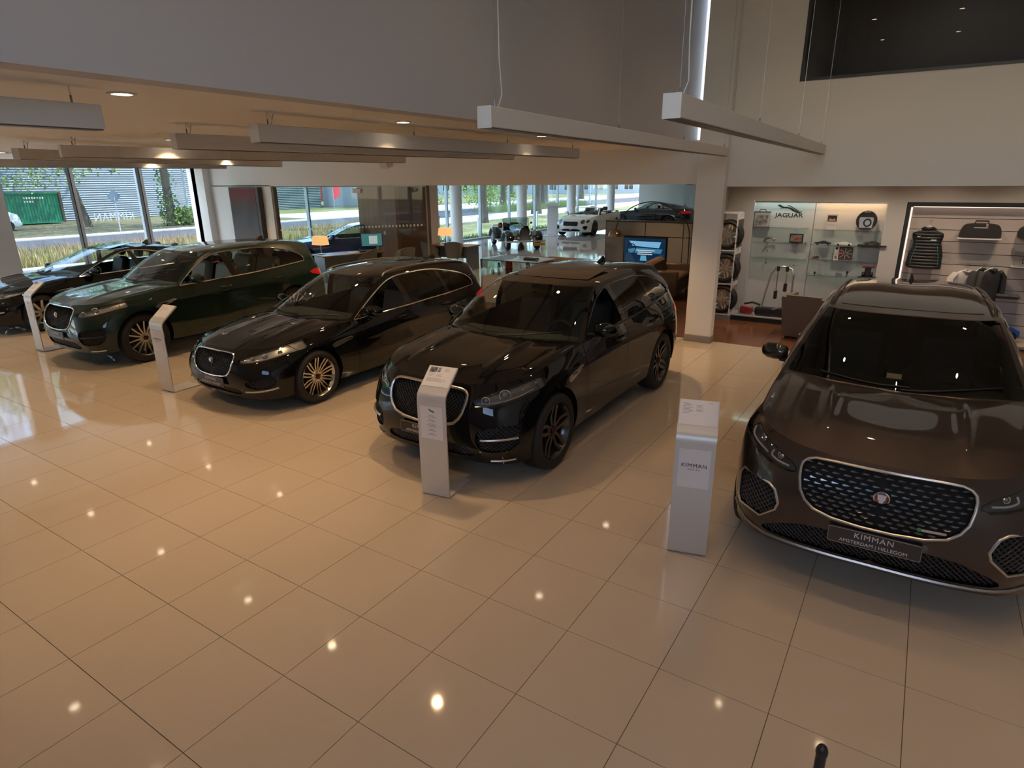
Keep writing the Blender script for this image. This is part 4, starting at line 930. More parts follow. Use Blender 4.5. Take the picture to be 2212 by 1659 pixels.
fp_brown = FPACE(BROWNP, grille_frame=(0.0095,SATIN,0.005), studs=True, badge=(0,.79,.046), lamp_mat=mat('lamp_deep', (0.05,0.05,0.055), 0.3, 0.5), projectors=[(.635,.868,.020),(.785,.912,.024)], glass=glass('car_glass_deep', (0.20,0.23,0.20), 0.05), side_glass=PRIV, front_open=False,
   grille=[chaikin([(0,.935),(.38,.935),(.47,.905),(.485,.84),(.455,.69),(.34,.60),(0,.575)],1,False)],
   intake=[[(.62,.665),(.66,.69),(.865,.685),(.885,.64),(.885,.47),(.86,.43),(.70,.43),(.60,.53),(.585,.58)]], intake_frame=(0.009,SATIN,0.004),
   headlight=[chaikin([(.505,.80),(.51,.855),(.66,.905),(.80,.96),(.90,1.02),(.96,1.02),(.96,.93),(.89,.885),(.80,.845),(.66,.81)],1)],
   drl=[([(.56,.832),(.66,.842),(.69,.858),(.68,.885)],.007),([(.72,.856),(.82,.884),(.86,.91),(.855,.945)],.007)], lower=[chaikin([(0,.50),(.40,.50),(.60,.42),(.70,.345),(.62,.312),(0,.312)],1,False)],
   strips=[('skid_strip', [(0.0,.283),(.25,.283),(.48,.285),(.70,.295),(.84,.33),(.91,.39)], .013, mat('skid_silver', (0.32,0.30,0.28), 0.3, 0.9))], trim=CH, trim_r=0.008, rim_mat=DGREY, wheel_style='five', fin=3.9, sunroof=(0.76,0.06,0.62,0.0),
   roof_rail=(.30,.84,mat('rail_dark', (0.05,0.045,0.042), 0.25, 0.8)), ridges=[(0.42,0.46,0.07,0.028),(0.86,0.93,0.08,0.014)], mirror_mat=mat('mirror_black', (0.02,0.018,0.017), 0.15, coat=0.6))
rb, kb = build_car(fp_brown, (6.31,3.86,0), 0.02, 'metallic brown suv with a studded chrome grille at the right edge')
bx_, bz_ = 0.275, 0.655; by_ = kb['fy'](bx_, bz_)
bd = kb['put']('grille_script', facing(prism(rrect(0.13,0.016,0.006), 0, 0.004), (bx_+0.02, by_-0.006, bz_), 0.10), SATIN, smooth=None, label='small silver script badge with a green dot')
kb['put']('script_dot', facing(prism([(0.012*math.cos(a),0.012*math.sin(a)) for a in np.linspace(0,2*PI,12,endpoint=False)], 0, 0.005), (bx_-0.055, by_-0.012, bz_)), mat('dot_green', (0.05,0.30,0.08), 0.3), bd, smooth=None)
xf = XFS(BLACK, vent_mat=SATIN, grille_frame=(0.010,CH,0.004), projectors=[(.60,.690,.022),(.70,.715,.026),(.79,.745,.022)], lamp_mat=LGREY, drl=[([(.46,.668),(.58,.672),(.74,.702),(.85,.745)],.004)], glass=CLEAR, side_glass=DARKG,
   seat_mat=mat('seat_brown', (0.09,0.045,0.035), 0.5), roof_rail=(.30,.90,mat('rail_silver', (0.45,0.43,0.40), 0.3, 0.9)), lower=[chaikin([(0,.34),(.40,.34),(.46,.30),(.44,.245),(0,.245)],1,False)], fin=4.25)
build_car(xf, (-0.78,3.90,0), 0, 'black estate car with polished ten spoke wheels between the two tall suvs')
def XJ(paint, **kw):
    s = XFS(paint)
    Wl = np.array(s['wall'], float); Wl[:,:,1] *= 1.035; Wl[:,:,0] *= 1.01; Wl[4,1:4,1] += 0.03
    s.update(wall=Wl.tolist(), axles=(.93,3.96), wheel_r=.345, cowl=[(0,1.36,.965),(.45,1.42,.965),(.71,1.57,.955)], hood_mid=[(0,.5,.885),(0,.9,.935)],
      ws_mid=(0,1.88,1.20), header=[(0,2.36,1.38),(.32,2.40,1.375),(.52,2.52,1.365)], tH=.32, tR=.75,
      rail=[(0,1.68,(0,0,0)),(.16,2.2,(.70,2.18,1.18)),(.32,2.65,(.61,2.64,1.36)),(.5,3.1,(.585,3.1,1.395)),(.65,3.5,(.58,3.5,1.36)),(.75,3.8,(.575,3.85,1.29)),(.88,4.2,(.66,4.25,1.14)),(1,4.62,(.75,4.62,1.035))],
      rear_edge=[(0,3.98,1.345),(.35,3.95,1.335),(.50,3.90,1.315)], roof_mid=[(0,2.36,1.38),(0,2.9,1.435),(0,3.4,1.42),(0,3.98,1.345)],
      pillars=[(2.80,2.90)], handles=(2.55,3.55), dash_y=2.05, seat_y=(2.72,3.55), cab_end=4.2, seams=(.56,1.68,2.84,3.84), mirror=(1.90,.99,.86),
      headlight=[chaikin([(.50,.655),(.51,.70),(.62,.735),(.76,.78),(.875,.80),(.885,.76),(.84,.705),(.72,.67),(.60,.65)],1)], projectors=[(.62,.695,.034),(.745,.722,.036)],
      intake=[chaikin([(.56,.52),(.84,.55),(.87,.52),(.85,.38),(.62,.36)],1)], intake_bars=[(.60,.85,.43,.45,CH)], strips=[], dlo_end=.95, dlo_round=.6, dlo_pow=1.6, hatch_glass=(0.9,0.06,0.5), hatch_bulge=(0,0.05,0.05))
    s.update(kw); return s
build_car(XJ(BLACK, grille_frame=(0.010,CH,0.004), lamp_mat=LGREY, lamp_y=.75, glass=CLEAR, rim_mat=mat('rim_gold', (0.60,0.55,0.46), 0.3, 1.0), wheel_style='ten', sunroof=(0.68,0.06,0.42,0.05), fin=3.5), (-8.62,3.95,0), 0, 'black saloon with open sunroof farthest left beside the window wall')
# ---------------------------------------------------------------- cars at the back
WPAINT = mat('paint_white', (0.72,0.72,0.70), 0.2, 0, 1.0)
def circle(cx, cz, r, n=14): return [(cx+r*math.cos(2*PI*i/n), cz+r*math.sin(2*PI*i/n)) for i in range(n)]
def GT(paint, **kw):
    s = XFS(paint); Wl = np.array(s['wall'], float); Wl[:,:,0] *= 1.045; Wl[:,:,1] *= 0.975; Wl[:,:,2] = Wl[:,:,2]*1.04
    s.update(wall=Wl.tolist(), axles=(.88,3.73), wheel_r=.36, rim_r=.27, arch_r=.395, track=.96, cowl=[(0,1.42,.99),(.45,1.48,.99),(.72,1.58,.985)], hood_mid=[(0,.5,.91),(0,.95,.96)],
      ws_mid=(0,1.85,1.20), header=[(0,2.25,1.365),(.32,2.28,1.36),(.52,2.36,1.35)], tH=.32, tR=.72,
      rail=[(0,1.58,(0,0,0)),(.16,2.05,(.72,2.02,1.20)),(.32,2.45,(.625,2.42,1.345)),(.5,2.9,(.595,2.9,1.38)),(.62,3.2,(.585,3.2,1.355)),(.72,3.5,(.58,3.5,1.29)),(.86,3.95,(.68,3.95,1.16)),(1,4.35,(.78,4.35,1.07))],
      rear_edge=[(0,3.6,1.33),(.35,3.58,1.325),(.50,3.54,1.305)], roof_mid=[(0,2.25,1.365),(0,2.7,1.405),(0,3.1,1.395),(0,3.6,1.33)], pillars=[(2.75,2.80)], handles=(2.55,), dash_y=1.9, seat_y=(2.5,3.1), cab_end=3.6, z_seat=.42,
      seams=(.52,1.60,2.95,2.96), mirror=(1.75,1.04,.88), vent=None, tail=[(4.25,.90),(4.45,.94),(4.70,.93),(4.85,.88),(4.85,.80),(4.50,.80),(4.32,.84)], ridges=[(0.5,0.45,0.10,0.02)],
      grille=[[(0,.72),(.36,.72),(.40,.69),(.40,.54),(.36,.50),(0,.50)]], grille_frame=(0.010,CH,0.004), badge=None, headlight=[circle(.60,.705,.095), circle(.80,.725,.062)], intake=[chaikin([(.60,.50),(.82,.53),(.85,.45),(.76,.32),(.68,.34)],1)],
      lower=[chaikin([(0,.36),(.42,.36),(.56,.30),(.50,.26),(0,.26)],1,False)], plate=(0,.43,0,[('KIMMAN',.06,0.0,1.1)]), plate_mat=mat('plate_silver', (0.55,0.56,0.58), 0.4), strips=[], wheel_style='seven', rim_mat=DGREY, cap_mat=mat('cap_blk', (0.03,0.03,0.03), 0.3), fin=None, roof_rail=None, dlo_end=.84, dlo_round=.55, dlo_pow=1.6, sunroof=None)
    s.update(kw); return s
DBLUE = mat('paint_midnight', (0.006,0.009,0.016), 0.15, 0, 1.0)
r_, k_ = build_car(GT(WPAINT, open=True), (-8.5,27.9,0), 0.04, 'white convertible with black mesh grille standing in the far hall', far=True)
if True:   # open top: screen, rear deck, cabin
    put = k_['put']; ws = gridmesh(coons(curve([(0,1.42,.99),(.45,1.48,.99),(.72,1.56,.985),(.84,1.60,.98)],12), curve([(0,2.15,1.33),(.32,2.18,1.325),(.52,2.24,1.315),(.62,2.30,1.30)],12), curve([(0,1.42,.99),(0,1.80,1.18),(0,2.15,1.33)],10), curve([(.84,1.60,.98),(.73,1.95,1.16),(.62,2.30,1.30)],10)))
    put('windshield', both(clip(ws, lambda V: np.minimum(.94-V[:,3], .95-V[:,4]))), CLEAR, smooth=80); put('windshield_frame', both(shell(clip(ws, lambda V: -np.minimum(.94-V[:,3], .95-V[:,4])), (0,0.015,-0.015))), WPAINT)
    put('rear_deck', both(gridmesh(coons(curve([(0,3.35,1.06),(.45,3.35,1.06),(.84,3.35,1.03)],8), curve([(0,4.55,1.04),(.4,4.52,1.05),(.72,4.35,1.06)],8), curve([(0,3.35,1.06),(0,4.0,1.10),(0,4.55,1.04)],8), curve([(.84,3.35,1.03),(.83,3.8,1.06),(.72,4.35,1.06)],8)))), WPAINT)
    put('soft_top_cover', loft([[(x,3.05,.98),(x,3.2,1.09),(x,3.55,1.10),(x,3.6,1.0)] for x in (-.7,-.35,.35,.7)]), mat('soft_top', (0.05,0.05,0.06), 0.8))
    put('cabin_trim', join(box(-.86,-.78,1.7,3.3,.55,.99), box(.78,.86,1.7,3.3,.55,.99)), mat('cabin_black', (0.03,0.03,0.033), 0.5))
build_car(GT(DBLUE, tail=[(4.20,.92),(4.40,.97),(4.70,.96),(4.85,.90),(4.85,.82),(4.50,.82),(4.30,.86)], front_open=False, plate=None, glass=CLEAR), (-8.75,34.9,0), -PI/2, 'midnight blue coupe seen from the side in front of the far white wall', far=True)
build_car(GT(mat('reflection_blue', (0.015,0.035,0.13), 0.15, 0.2, 1.0), front_open=False, plate=None, glass=CLEAR), (-10.55,12.6,0), -0.72, 'blue coupe standing in for a reflection in the glass partition next to the desk lamp', far=True)  # solid car added in place of a blue reflection in the glass
def roadster():
    t = thing('vintage_roadster', (-7.38,20.82,0), 'black vintage roadster with round headlamps and yellow number plate in the far hall', 'car', 0.82)
    NAVY = mat('paint_navy', (0.006,0.008,0.013), 0.15, 0, 1.0); TAN = mat('leather_tan', (0.25,0.09,0.04), 0.5); CR = mat('paint_cream', (0.62,0.58,0.48), 0.3)
    def sec(y, w, h, z0, k=8): return [(w*math.cos(a), y, z0+h*max(0, math.sin(a))**0.8) for a in np.linspace(0, PI, k*2)]
    ob('bonnet', loft([sec(y,w,h,z) for y,w,h,z in ((-.30,.20,.52,.38),(-.2,.23,.53,.38),(.3,.33,.57,.36),(.9,.46,.60,.34),(1.05,.50,.60,.34))]), NAVY, t, 50)
    g = ob('grille_shell', mv(prism([(-.19,.40),(-.21,.75),(-.15,.88),(0,.93),(.15,.88),(.21,.75),(.19,.40),(.1,.36),(-.1,.36)], 0, 0.05), (0,-.34,0), rx=PI/2), CH, t)
    for k in range(9):
        x = -.14+k*.035; ob('grille_bar', box(x-.006,x+.006,-.405,-.39,.42,.84-1.6*x*x), CH, g)
    ob('body_tub', loft([[(-.52,y,.28),(-.56,y,.55),(-.54,y,h),(.54,y,h),(.56,y,.55),(.52,y,.28)] for y,h in ((1.0,.86),(1.5,.74),(2.0,.74),(2.5,.86),(2.95,.82))]), NAVY, t, 30)
    ob('tail', loft([[(w*math.cos(a), y, .30+h*math.sin(a)) for a in np.linspace(0,PI,14)] for y,w,h in ((2.5,.55,.58),(2.95,.53,.54),(3.25,.42,.36),(3.35,.30,.2))]), NAVY, t, 50)
    for s in (1,-1):
        f = []
        for y, z, w_ in ((-.42,.42,.13),(-.36,.60,.15),(-.2,.72,.17),(.0,.765,.175),(.2,.72,.17),(.42,.58,.15),(.8,.40,.13),(1.3,.29,.12)):
            f.append([(s*(.60+w_*math.cos(a)), y, z-0.05+0.07*math.sin(a)) for a in np.linspace(0,PI,10)]+[(s*(.60-w_), y, z-.07),(s*(.60+w_), y, z-.07)])
        ob('front_wing', loft(f), NAVY, t, 50)
        f = []
        for y, z, w_ in ((1.85,.32,.12),(2.05,.58,.14),(2.3,.74,.155),(2.49,.77,.16),(2.7,.73,.155),(2.95,.55,.14),(3.1,.38,.12)):
            f.append([(s*(.60+w_*math.cos(a)), y, z-0.05+0.06*math.sin(a)) for a in np.linspace(0,PI,10)]+[(s*(.60-w_), y, z-.07),(s*(.60+w_), y, z-.07)])
        ob('rear_wing', loft(f), NAVY, t, 50)
        ob('running_board', box(min(s*.50,s*.72),max(s*.50,s*.72),1.2,1.9,.26,.30,.01), mat('board_cream', (0.45,0.44,0.40), 0.4), t)
        h = ob('headlamp', mv(mv(lathe([(0,.12),(.06,.10),(.10,.03),(.105,0),(.10,-.012),(.09,-.01)], 20, False), rx=-PI/2), (s*.40,-.36,.66)), CH, t, 50)
        ob('lamp_glass', mv(mv(lathe([(.092,-.006),(.05,-.022),(0,-.028)], 18, False), rx=-PI/2), (s*.40,-.36,.66)), mat('lens_clear', (0.45,0.46,0.47), 0.05, 0.2, 0.8), h, 60)
        h = ob('spot_lamp', mv(mv(lathe([(0,.07),(.04,.06),(.06,.01),(.062,0),(.05,-.01),(0,-.014)], 16, False), rx=-PI/2), (s*.27,-.44,.50)), CH, t, 50)
        ob('indicator', ball((s*.42,-.42,.47),(.03,.02,.03),10,6), mat('amber', (0.8,0.18,0.02), 0.3), t, 60)
        ob('door_mirror', join(ball((s*.66,1.0,.98),(.05,.02,.045),10,6), cyl((s*.52,1.05,.88),(s*.66,1.0,.97),.008,n=5)), NAVY, t, 60)
        ob('cream_wing_inner', loft([[(s*.47,y,z0),(s*.49,y,z1)] for y,z0,z1 in ((.35,.30,.62),(.6,.30,.52),(.95,.28,.36))], False, False), CR, t)
        sd2 = ob('seat', join(box(s*.26-.20,s*.26+.20,1.75,2.15,.35,.50,.05), mv(box(-.20,.20,-.06,.06,0,.50,.05),(s*.26,2.25,.45),rx=-.2)), TAN, t, 40)
    ob('bumper', tube([(-.82,-.42,.36),(-.74,-.52,.36),(0,-.56,.36),(.74,-.52,.36),(.82,-.42,.36)], .035, 8, flat=1.0), CH, t, 50)
    pl = ob('number_plate', box(.28,.80,-.575,-.56,.19,.30,.004), mat('plate_yellow', (0.75,0.33,0.02), 0.5), t)
    ob('plate_lettering', facing(text('32-ZD-64', .085, .0008), (.54,-.577,.245)), mat('ink', (0.02,0.02,0.02), 0.5), pl)
    w1 = ob('windscreen_frame', tube([(-.56,1.0,.84),(-.57,1.1,1.16),(-.45,1.12,1.19),(.45,1.12,1.19),(.57,1.1,1.16),(.56,1.0,.84)], .013, 6), CH, t, 50)
    ob('windscreen', box(-.55,.55,1.09,1.095,.84,1.17), CLEAR, w1)
    ob('steering_wheel', mv(tube(circ((0,0,0),.17,20,(1,0,0),(0,1,0)),.012,6,True), (.26,1.5,.80), rx=1.1), MB(), t)
    wp = wheel_parts(.33,.16,.21,'multi15'); b0 = None
    for y in (0,2.49):
        for s in (1,-1):
            if b0 is None:
                b0 = ob('wheel', wp['rim'], mat('rim_silver'), t, 40, loc=(s*.62,y,.33)); ob('tire', wp['tire'], mat('rubber'), b0, 40); ob('hub_cap', wp['cap'], CH, b0, 40)
                for q in wp['spokes']: ob('spoke', q, mat('rim_silver'), b0)
            else:
                o = copytree(b0, t); o.location = (s*.62,y,.33); o.rotation_euler = (.3*y,0,0 if s > 0 else PI)
roadster()
# ---------------------------------------------------------------- information stands
STW = mat('stand_white', (0.60,0.59,0.58), 0.32, 0.15); PAPER = mat('paper', (0.74,0.73,0.75), 0.5); INK = mat('ink', (0.02,0.02,0.02), 0.5)
def stand(x, y, rz, label, kind, w=0.28):
    t = thing('info_stand', (x,y,0), label, 'stand', rz, 'folded sheet metal information stands')
    pr_ = [(0.40,0.004),(0.40,0.016),(0.035,0.016),(0.022,0.022),(0.014,0.04),(0.012,0.90),(0.018,0.935),(0.04,0.965),(0.255,1.135),(0.248,1.144)]
    bk = [(0.245,1.150),(0.030,0.980),(0.006,0.945),(0.0,0.90),(0.0,0.03),(0.008,0.010),(0.026,0.004)]
    P = pr_+bk
    V = [(-w/2,a,b) for a,b in P]+[(w/2,a,b) for a,b in P]; n = len(P)
    F = [(i,(i+1)%n,n+(i+1)%n,n+i) for i in range(n)]
    idx = [tuple(range(n)), tuple(range(n,2*n))[::-1]]
    ob('folded_sheet', (A(V), F+idx), STW, t, 35)
    # front sheet holder
    pl = ob('paper_holder', box(-w/2+0.03,w/2-0.03,-0.004,0.0,0.56,0.86), PAPER if kind else mat('holder_clear', (0.55,0.54,0.55), 0.3), t)
    L_ = lambda s_, sz, x_, z_, m=INK, sp=1.0: ob('lettering', facing(text(s_, sz, 0.0004, space=sp), (x_, -0.0048, z_)), m, pl)
    if kind == 'name':
        L_('KIMMAN', 0.042, 0, 0.735, sp=1.15, m=INK); L_('SINCE 1932', 0.015, 0, 0.705, sp=1.1)
    elif kind == 'list':
        lp_ = [(-.030,.022),(-.012,.020),(.004,.010),(.018,.008),(.032,-.004),(.026,-.008),(.012,-.002),(-.004,.0),(-.014,.010),(-.028,.014)]
        ob('emblem', facing(prism(lp_, 0, 0.0004), (0,-.0048,.815)), INK, pl)
        for k in range(15):
            if k in (2,5,9,12): continue
            wd = 0.05+0.05*((k*37) % 10)/10
            ob('text_line', box(-wd/2,wd/2,-.0048,-.0042,.775-k*.0125,.7785-k*.0125), mat('ink_grey', (0.25,0.25,0.26), 0.6), pl)
    # sheet on the sloping top, lying in the slope's plane
    sl = math.atan2(0.17,0.215); c = (0.150, 1.0745)
    def slope(p): return mv(mv(p, rx=sl), (0, c[0]-0.001, c[1]+0.0015))
    tp = ob('spec_sheet', slope(box(-w/2+0.008,w/2-0.008,-0.095,0.115,0.0,0.0012)), PAPER, t)
    if kind == 'list':
        for (a, b, cc, d) in ((-.115,-.045,.05,.105),(-.038,-.008,.082,.105),(-.038,-.008,.055,.078)): ob('photo_print', slope(box(a,b,cc,d,.0012,.0016)), mat('print_dark', (0.05,0.05,0.055), 0.4, noise=(40.0,(0.3,0.3,0.32))), tp)
    rows = [(-.115,-.035,.085-.012*k,.003) for k in range(8)]+[(-.02,.035,.075-.011*k,.0025) for k in range(6)]+[(.06,.115,.095,.003)] if kind != 'list' else [(-.11,.11,-.012-.008*k,.0022) for k in range(5)]+[(-.11,-.05,.035-.011*k,.0025) for k in range(3)]+[(-.03,.03,.035-.011*k,.0025) for k in range(3)]+[(.03,.09,.095,.004),(.03,.08,.075,.005)]
    for k, (a, b, cc, d) in enumerate(rows):
        ob('text_line', slope(box(a,a+(b-a)*(0.6+0.4*((k*53)%7)/7),cc-d/2,cc+d/2,.0012,.0016)), mat('ink_grey'), tp)
    return t
stand(5.165,3.015,0.26,'info stand with the dealer name sheet left of the brown car','name')
stand(2.98,2.72,0.16,'info stand with a printed spec list in front of the black suv','list')
stand(-2.02,3.09,0.05,'info stand between the green suv and the black estate','name')
stand(-6.04,3.15,0.0,'info stand farthest left beside the green suv','list')
fs = thing('tall_sign_stand', (-9.45,27.0,0), 'tall white sign stand beside the white convertible', 'stand', 0.3)
ob('panel', box(-.26,.26,-.03,.03,.04,1.5,.02), WMETAL, fs, 40); ob('base_plate', box(-.42,.42,-.25,.25,0,.04,.01), WMETAL, fs); ob('top_tray', mv(box(-.34,.34,-.16,.16,-.02,.02,.01),(0,-.08,1.52),rx=.4), WMETAL, fs)
for i, (x, y, s_) in enumerate(((-12.3,24.65,'left of the roadster'),(-12.9,31.3,'right of the roadster'))):
    b = thing('bollard_light', (x,y,-.12), 'white bollard light outside the glass front, '+s_, 'bollard'); ob('post', cyl((0,0,0),(0,0,1.0),.07,n=16), WMETAL, b, 60); ob('cap', cyl((0,0,1.0),(0,0,1.06),.085,n=16), WMETAL, b, 60)
dh = thing('door_pull', (-10.2,18.9,0), 'tall steel ladder pull on a freestanding door frame near the first column', 'door handle')
for x in (-.12,.12): ob('upright', cyl((x,0,0),(x,0,1.35),.015,n=8), GREYM, dh)
for z in (.35,.8,1.25): ob('rung', cyl((-.12,0,z),(.12,0,z),.012,n=8), GREYM, dh)
st = thing('barrier_post', (6.275,.735,0), 'slim black barrier post at the bottom edge of the picture', 'post')
ob('rod', cyl((0,0,.03),(0,0,.93),.016,n=12), MB(), st, 60); ob('cap', ball((0,0,.93),(.019,.019,.03),12,8), MB(), st, 60); ob('base', lathe([(0,0),(.14,0),(.14,.015),(.03,.035),(0,.035)], 24, False), MB(), st, 50)
# ---------------------------------------------------------------- desks behind the glass
DESKW = mat('desk_wood', (0.22,0.09,0.04), 0.35); SHADE = mat('lamp_shade', (0.70,0.42,0.20), 0.7, emit=(1.0,0.52,0.20), es=0.9); TAUPE = mat('chair_taupe', (0.20,0.19,0.17), 0.8)
def desk(x, y, rz, label, L_=1.9):
    t = thing('desk', (x,y,0), label, 'desk', rz)
    ob('desktop', box(-L_/2,L_/2,-.4,.4,.71,.75,.008), DESKW, t)
    for s in (-1,1): ob('leg_panel', box(s*(L_/2-.08)-.02,s*(L_/2-.08)+.02,-.36,.36,0,.71), GREYM, t)
    ob('modesty_panel', box(-L_/2+.1,L_/2-.1,.30,.32,.30,.70), mat('panel_grey', (0.35,0.35,0.34), 0.5), t)
def lamp(x, y, z, label):
    t = thing('table_lamp', (x,y,z), label, 'lamp')
    ob('lamp_shade', loft([[(a*w_,b*w_,h) for a,b in ((-1,-.7),(1,-.7),(1,.7),(-1,.7))] for w_,h in ((.20,.26),(.17,.50))], True, False), SHADE, t)
    ob('stem', cyl((0,0,.02),(0,0,.30),.012,n=8), STEEL, t); ob('foot', box(-.09,.09,-.07,.07,0,.02,.004), STEEL, t)
def monitor(x, y, z, rz, label, on):
    t = thing('monitor', (x,y,z), label, 'monitor', rz)
    b = ob('bezel', box(-.31,.31,-.02,.02,.14,.52,.008), MB(), t)
    ob('screen', box(-.29,.29,-.0225,-.02,.165,.505), mat('screen_teal', (0.01,0.02,0.02), 0.3, emit=(0.05,0.16,0.17), es=1.0) if on else mat('screen_off', (0.012,0.012,0.014), 0.2), b)
    if on: ob('window_on_screen', box(-.08,.16,-.0235,-.0225,.22,.45), mat('screen_doc', (0.1,0.1,0.1), 0.3, emit=(0.55,0.62,0.62), es=0.7), b)
    ob('arm', tube([(.0,.03,.3),(.0,.10,.28),(.18,.10,.2),(.18,.10,.0)], .02, 8), STEEL, t)
def shell_chair(x, y, rz, label, m=TAUPE):
    t = thing('shell_chair', (x,y,0), label, 'chair', rz)
    rows = []
    for a in np.linspace(-1.9,1.9,15):
        hgt = .92-.26*abs(a/1.9)**2; r0, r1 = .24, .30; rows.append([(r0*math.sin(a), .02+r0*math.cos(a), .42),(r1*math.sin(a), .02+r1*1.05*math.cos(a), hgt)])
    sh = loft(rows, False, False); ob('back_shell', shell(sh, (0,0.03,0)), m, t, 50)
    ob('seat', lathe([(0,.40),(.22,.40),(.25,.43),(.22,.47),(0,.48)], 20, False), m, t, 50)
    for k in range(4): a = PI/4+k*PI/2; ob('leg', cyl((.12*math.cos(a),.12*math.sin(a),.40),(.24*math.cos(a),.24*math.sin(a),0),.012,n=6), GREYM, t)
desk(-7.55,11.65,1.25,'long wooden desk with lamp and monitor behind the glass partition')
lamp(-7.95,11.0,.75,'small lit table lamp with orange shade on the near desk'); monitor(-7.15,12.2,.75,.9,'switched on monitor with teal desktop on the near desk',True)
shell_chair(-6.75,11.5,-1.3,'taupe shell chair drawn up to the near desk, left one'); shell_chair(-6.2,12.5,-1.9,'taupe shell chair right of the near desk by the brown wall')
desk(-6.3,14.9,.1,'second wooden desk behind the tinted glass by the dark panel',1.6)
lamp(-6.75,15.1,.75,'small lit table lamp with orange shade on the far desk'); monitor(-7.9,15.0,.75,-.7,'dark monitor seen from behind on the far desk',False)
shell_chair(-5.95,14.5,-2.6,'grey shell chair with high back beside the far desk'); shell_chair(-6.6,14.2,2.8,'taupe shell chair in front of the far desk')
for x, y, z, lab, m_ in ((-7.55,11.75,.75,'open papers lying on the near desk',PAPER),(-7.35,12.0,.75,'black desk telephone on the near desk',MB())):
    o = thing('papers' if m_ is PAPER else 'desk_phone', (x,y,z), lab, 'papers' if m_ is PAPER else 'telephone', .9)
    if m_ is PAPER:
        for k in range(3): ob('sheet', mv(box(-.10,.10,-.14,.14,.0015*k,.0015*k+.001), (.07*k,.03*k,0), rz=.3*k), m_, o)
    else: ob('phone_body', mv(box(-.09,.09,-.10,.10,0,.05,.015)), m_, o); ob('handset', box(-.10,-.05,-.10,.10,.05,.085,.015), m_, o)
# ---------------------------------------------------------------- glass vitrine
v = thing('display_case', (-1.40,11.05,0), 'low white display case with glass top full of accessories', 'display case')
ob('cabinet', box(-.72,.72,-.42,.42,.0,.62,.006), mat('case_white', (0.62,0.60,0.57), 0.4), v)
for a, b, n_ in ((-.735,-.42,0),(.735,-.42,1),(-.735,.42,2),(.735,.42,3)): ob('corner_post', box(a-.015,a+.015,b-.015,b+.015,0,.98), CH, v)
ob('glass_top', box(-.75,.75,-.44,.44,.98,.992), glass('case_glass', (0.86,0.93,0.91), 0.06), v); ob('glass_front', box(-.72,.72,-.43,-.424,.62,.98), glass('case_glass'), v); ob('glass_side', box(-.742,-.736,-.42,.42,.62,.98), glass('case_glass'), v)
for b in (-.43,.43): ob('top_rail', box(-.75,.75,b-.012,b+.012,.968,.98), MB(), v)
def small(name, x, y, z, p, m, lab, cat, extra=None, rz=0):
    t = thing(name, (x,y,z), lab, cat, rz); ob('body', p, m, t, 40)
    for q in (extra or ()): ob(q[0], q[1], q[2], t, 40)
RED = mat('red_gloss', (0.42,0.01,0.015), 0.3)
small('thermos_flask',-1.80,10.85,.62,lathe([(0,0),(.035,0),(.035,.20),(.022,.24),(0,.24)],14,False),mat('steel_brush',(.4,.36,.33),.3,.9),'slim steel thermos flask inside the display case','flask',[('cap',lathe([(.024,.24),(.024,.28),(0,.28)],12,False),MB())])
small('gift_box',-1.62,11.0,.62,box(-.07,.07,-.04,.04,0,.30,.004),RED,'tall red gift box inside the display case','box',[('band',box(-.072,.072,-.042,.042,.10,.16),MB())])
small('key_pouch',-2.0,10.9,.62,loft([[(-.04,-.03,0),(.04,-.03,0),(.04,.03,0),(-.04,.03,0)],[(-.03,-.02,.09),(.03,-.02,.09),(.03,.02,.09),(-.03,.02,.09)],[(-.01,-.01,.12),(.01,-.01,.12),(.01,.01,.12),(-.01,.01,.12)]]),MB(),'small black key pouch at the left end of the display case','pouch')
small('label_card',-1.05,10.9,.62,box(-.05,.05,-.01,.01,.14,.34,.002),MB(),'black upright card in the right half of the display case','card',[('white_print',box(-.04,.04,-.012,-.01,.22,.25),PAPER),('foot',box(-.05,.05,-.03,.03,0,.14,.01),RED)])
small('model_car_small',-1.35,10.85,.62,loft([[(-.14,y_,z_) for y_,z_ in ((-.045,.01),(.045,.01),(.04,.04),(-.04,.04))],[(-.06,-.045,.012),(-.06,.045,.012),(-.06,.035,.06),(-.06,-.035,.06)],[(.06,-.045,.012),(.06,.045,.012),(.06,.035,.062),(.06,-.035,.062)],[(.14,-.045,.01),(.14,.045,.01),(.14,.04,.035),(.14,-.04,.035)]]),MB(),'black model car lying in the display case','model car')
small('brochure',-1.05,11.05,.992,loft([[(-.16,-.10,0),(.16,-.10,0),(.18,0,.02),(.16,.10,0),(-.16,.10,0),(-.18,0,.02)],[(-.14,-.08,.03),(.14,-.08,.03),(.16,0,.045),(.14,.08,.03),(-.14,.08,.03),(-.16,0,.045)]]),MB(),'dark oval brochure tray on top of the display case','tray')
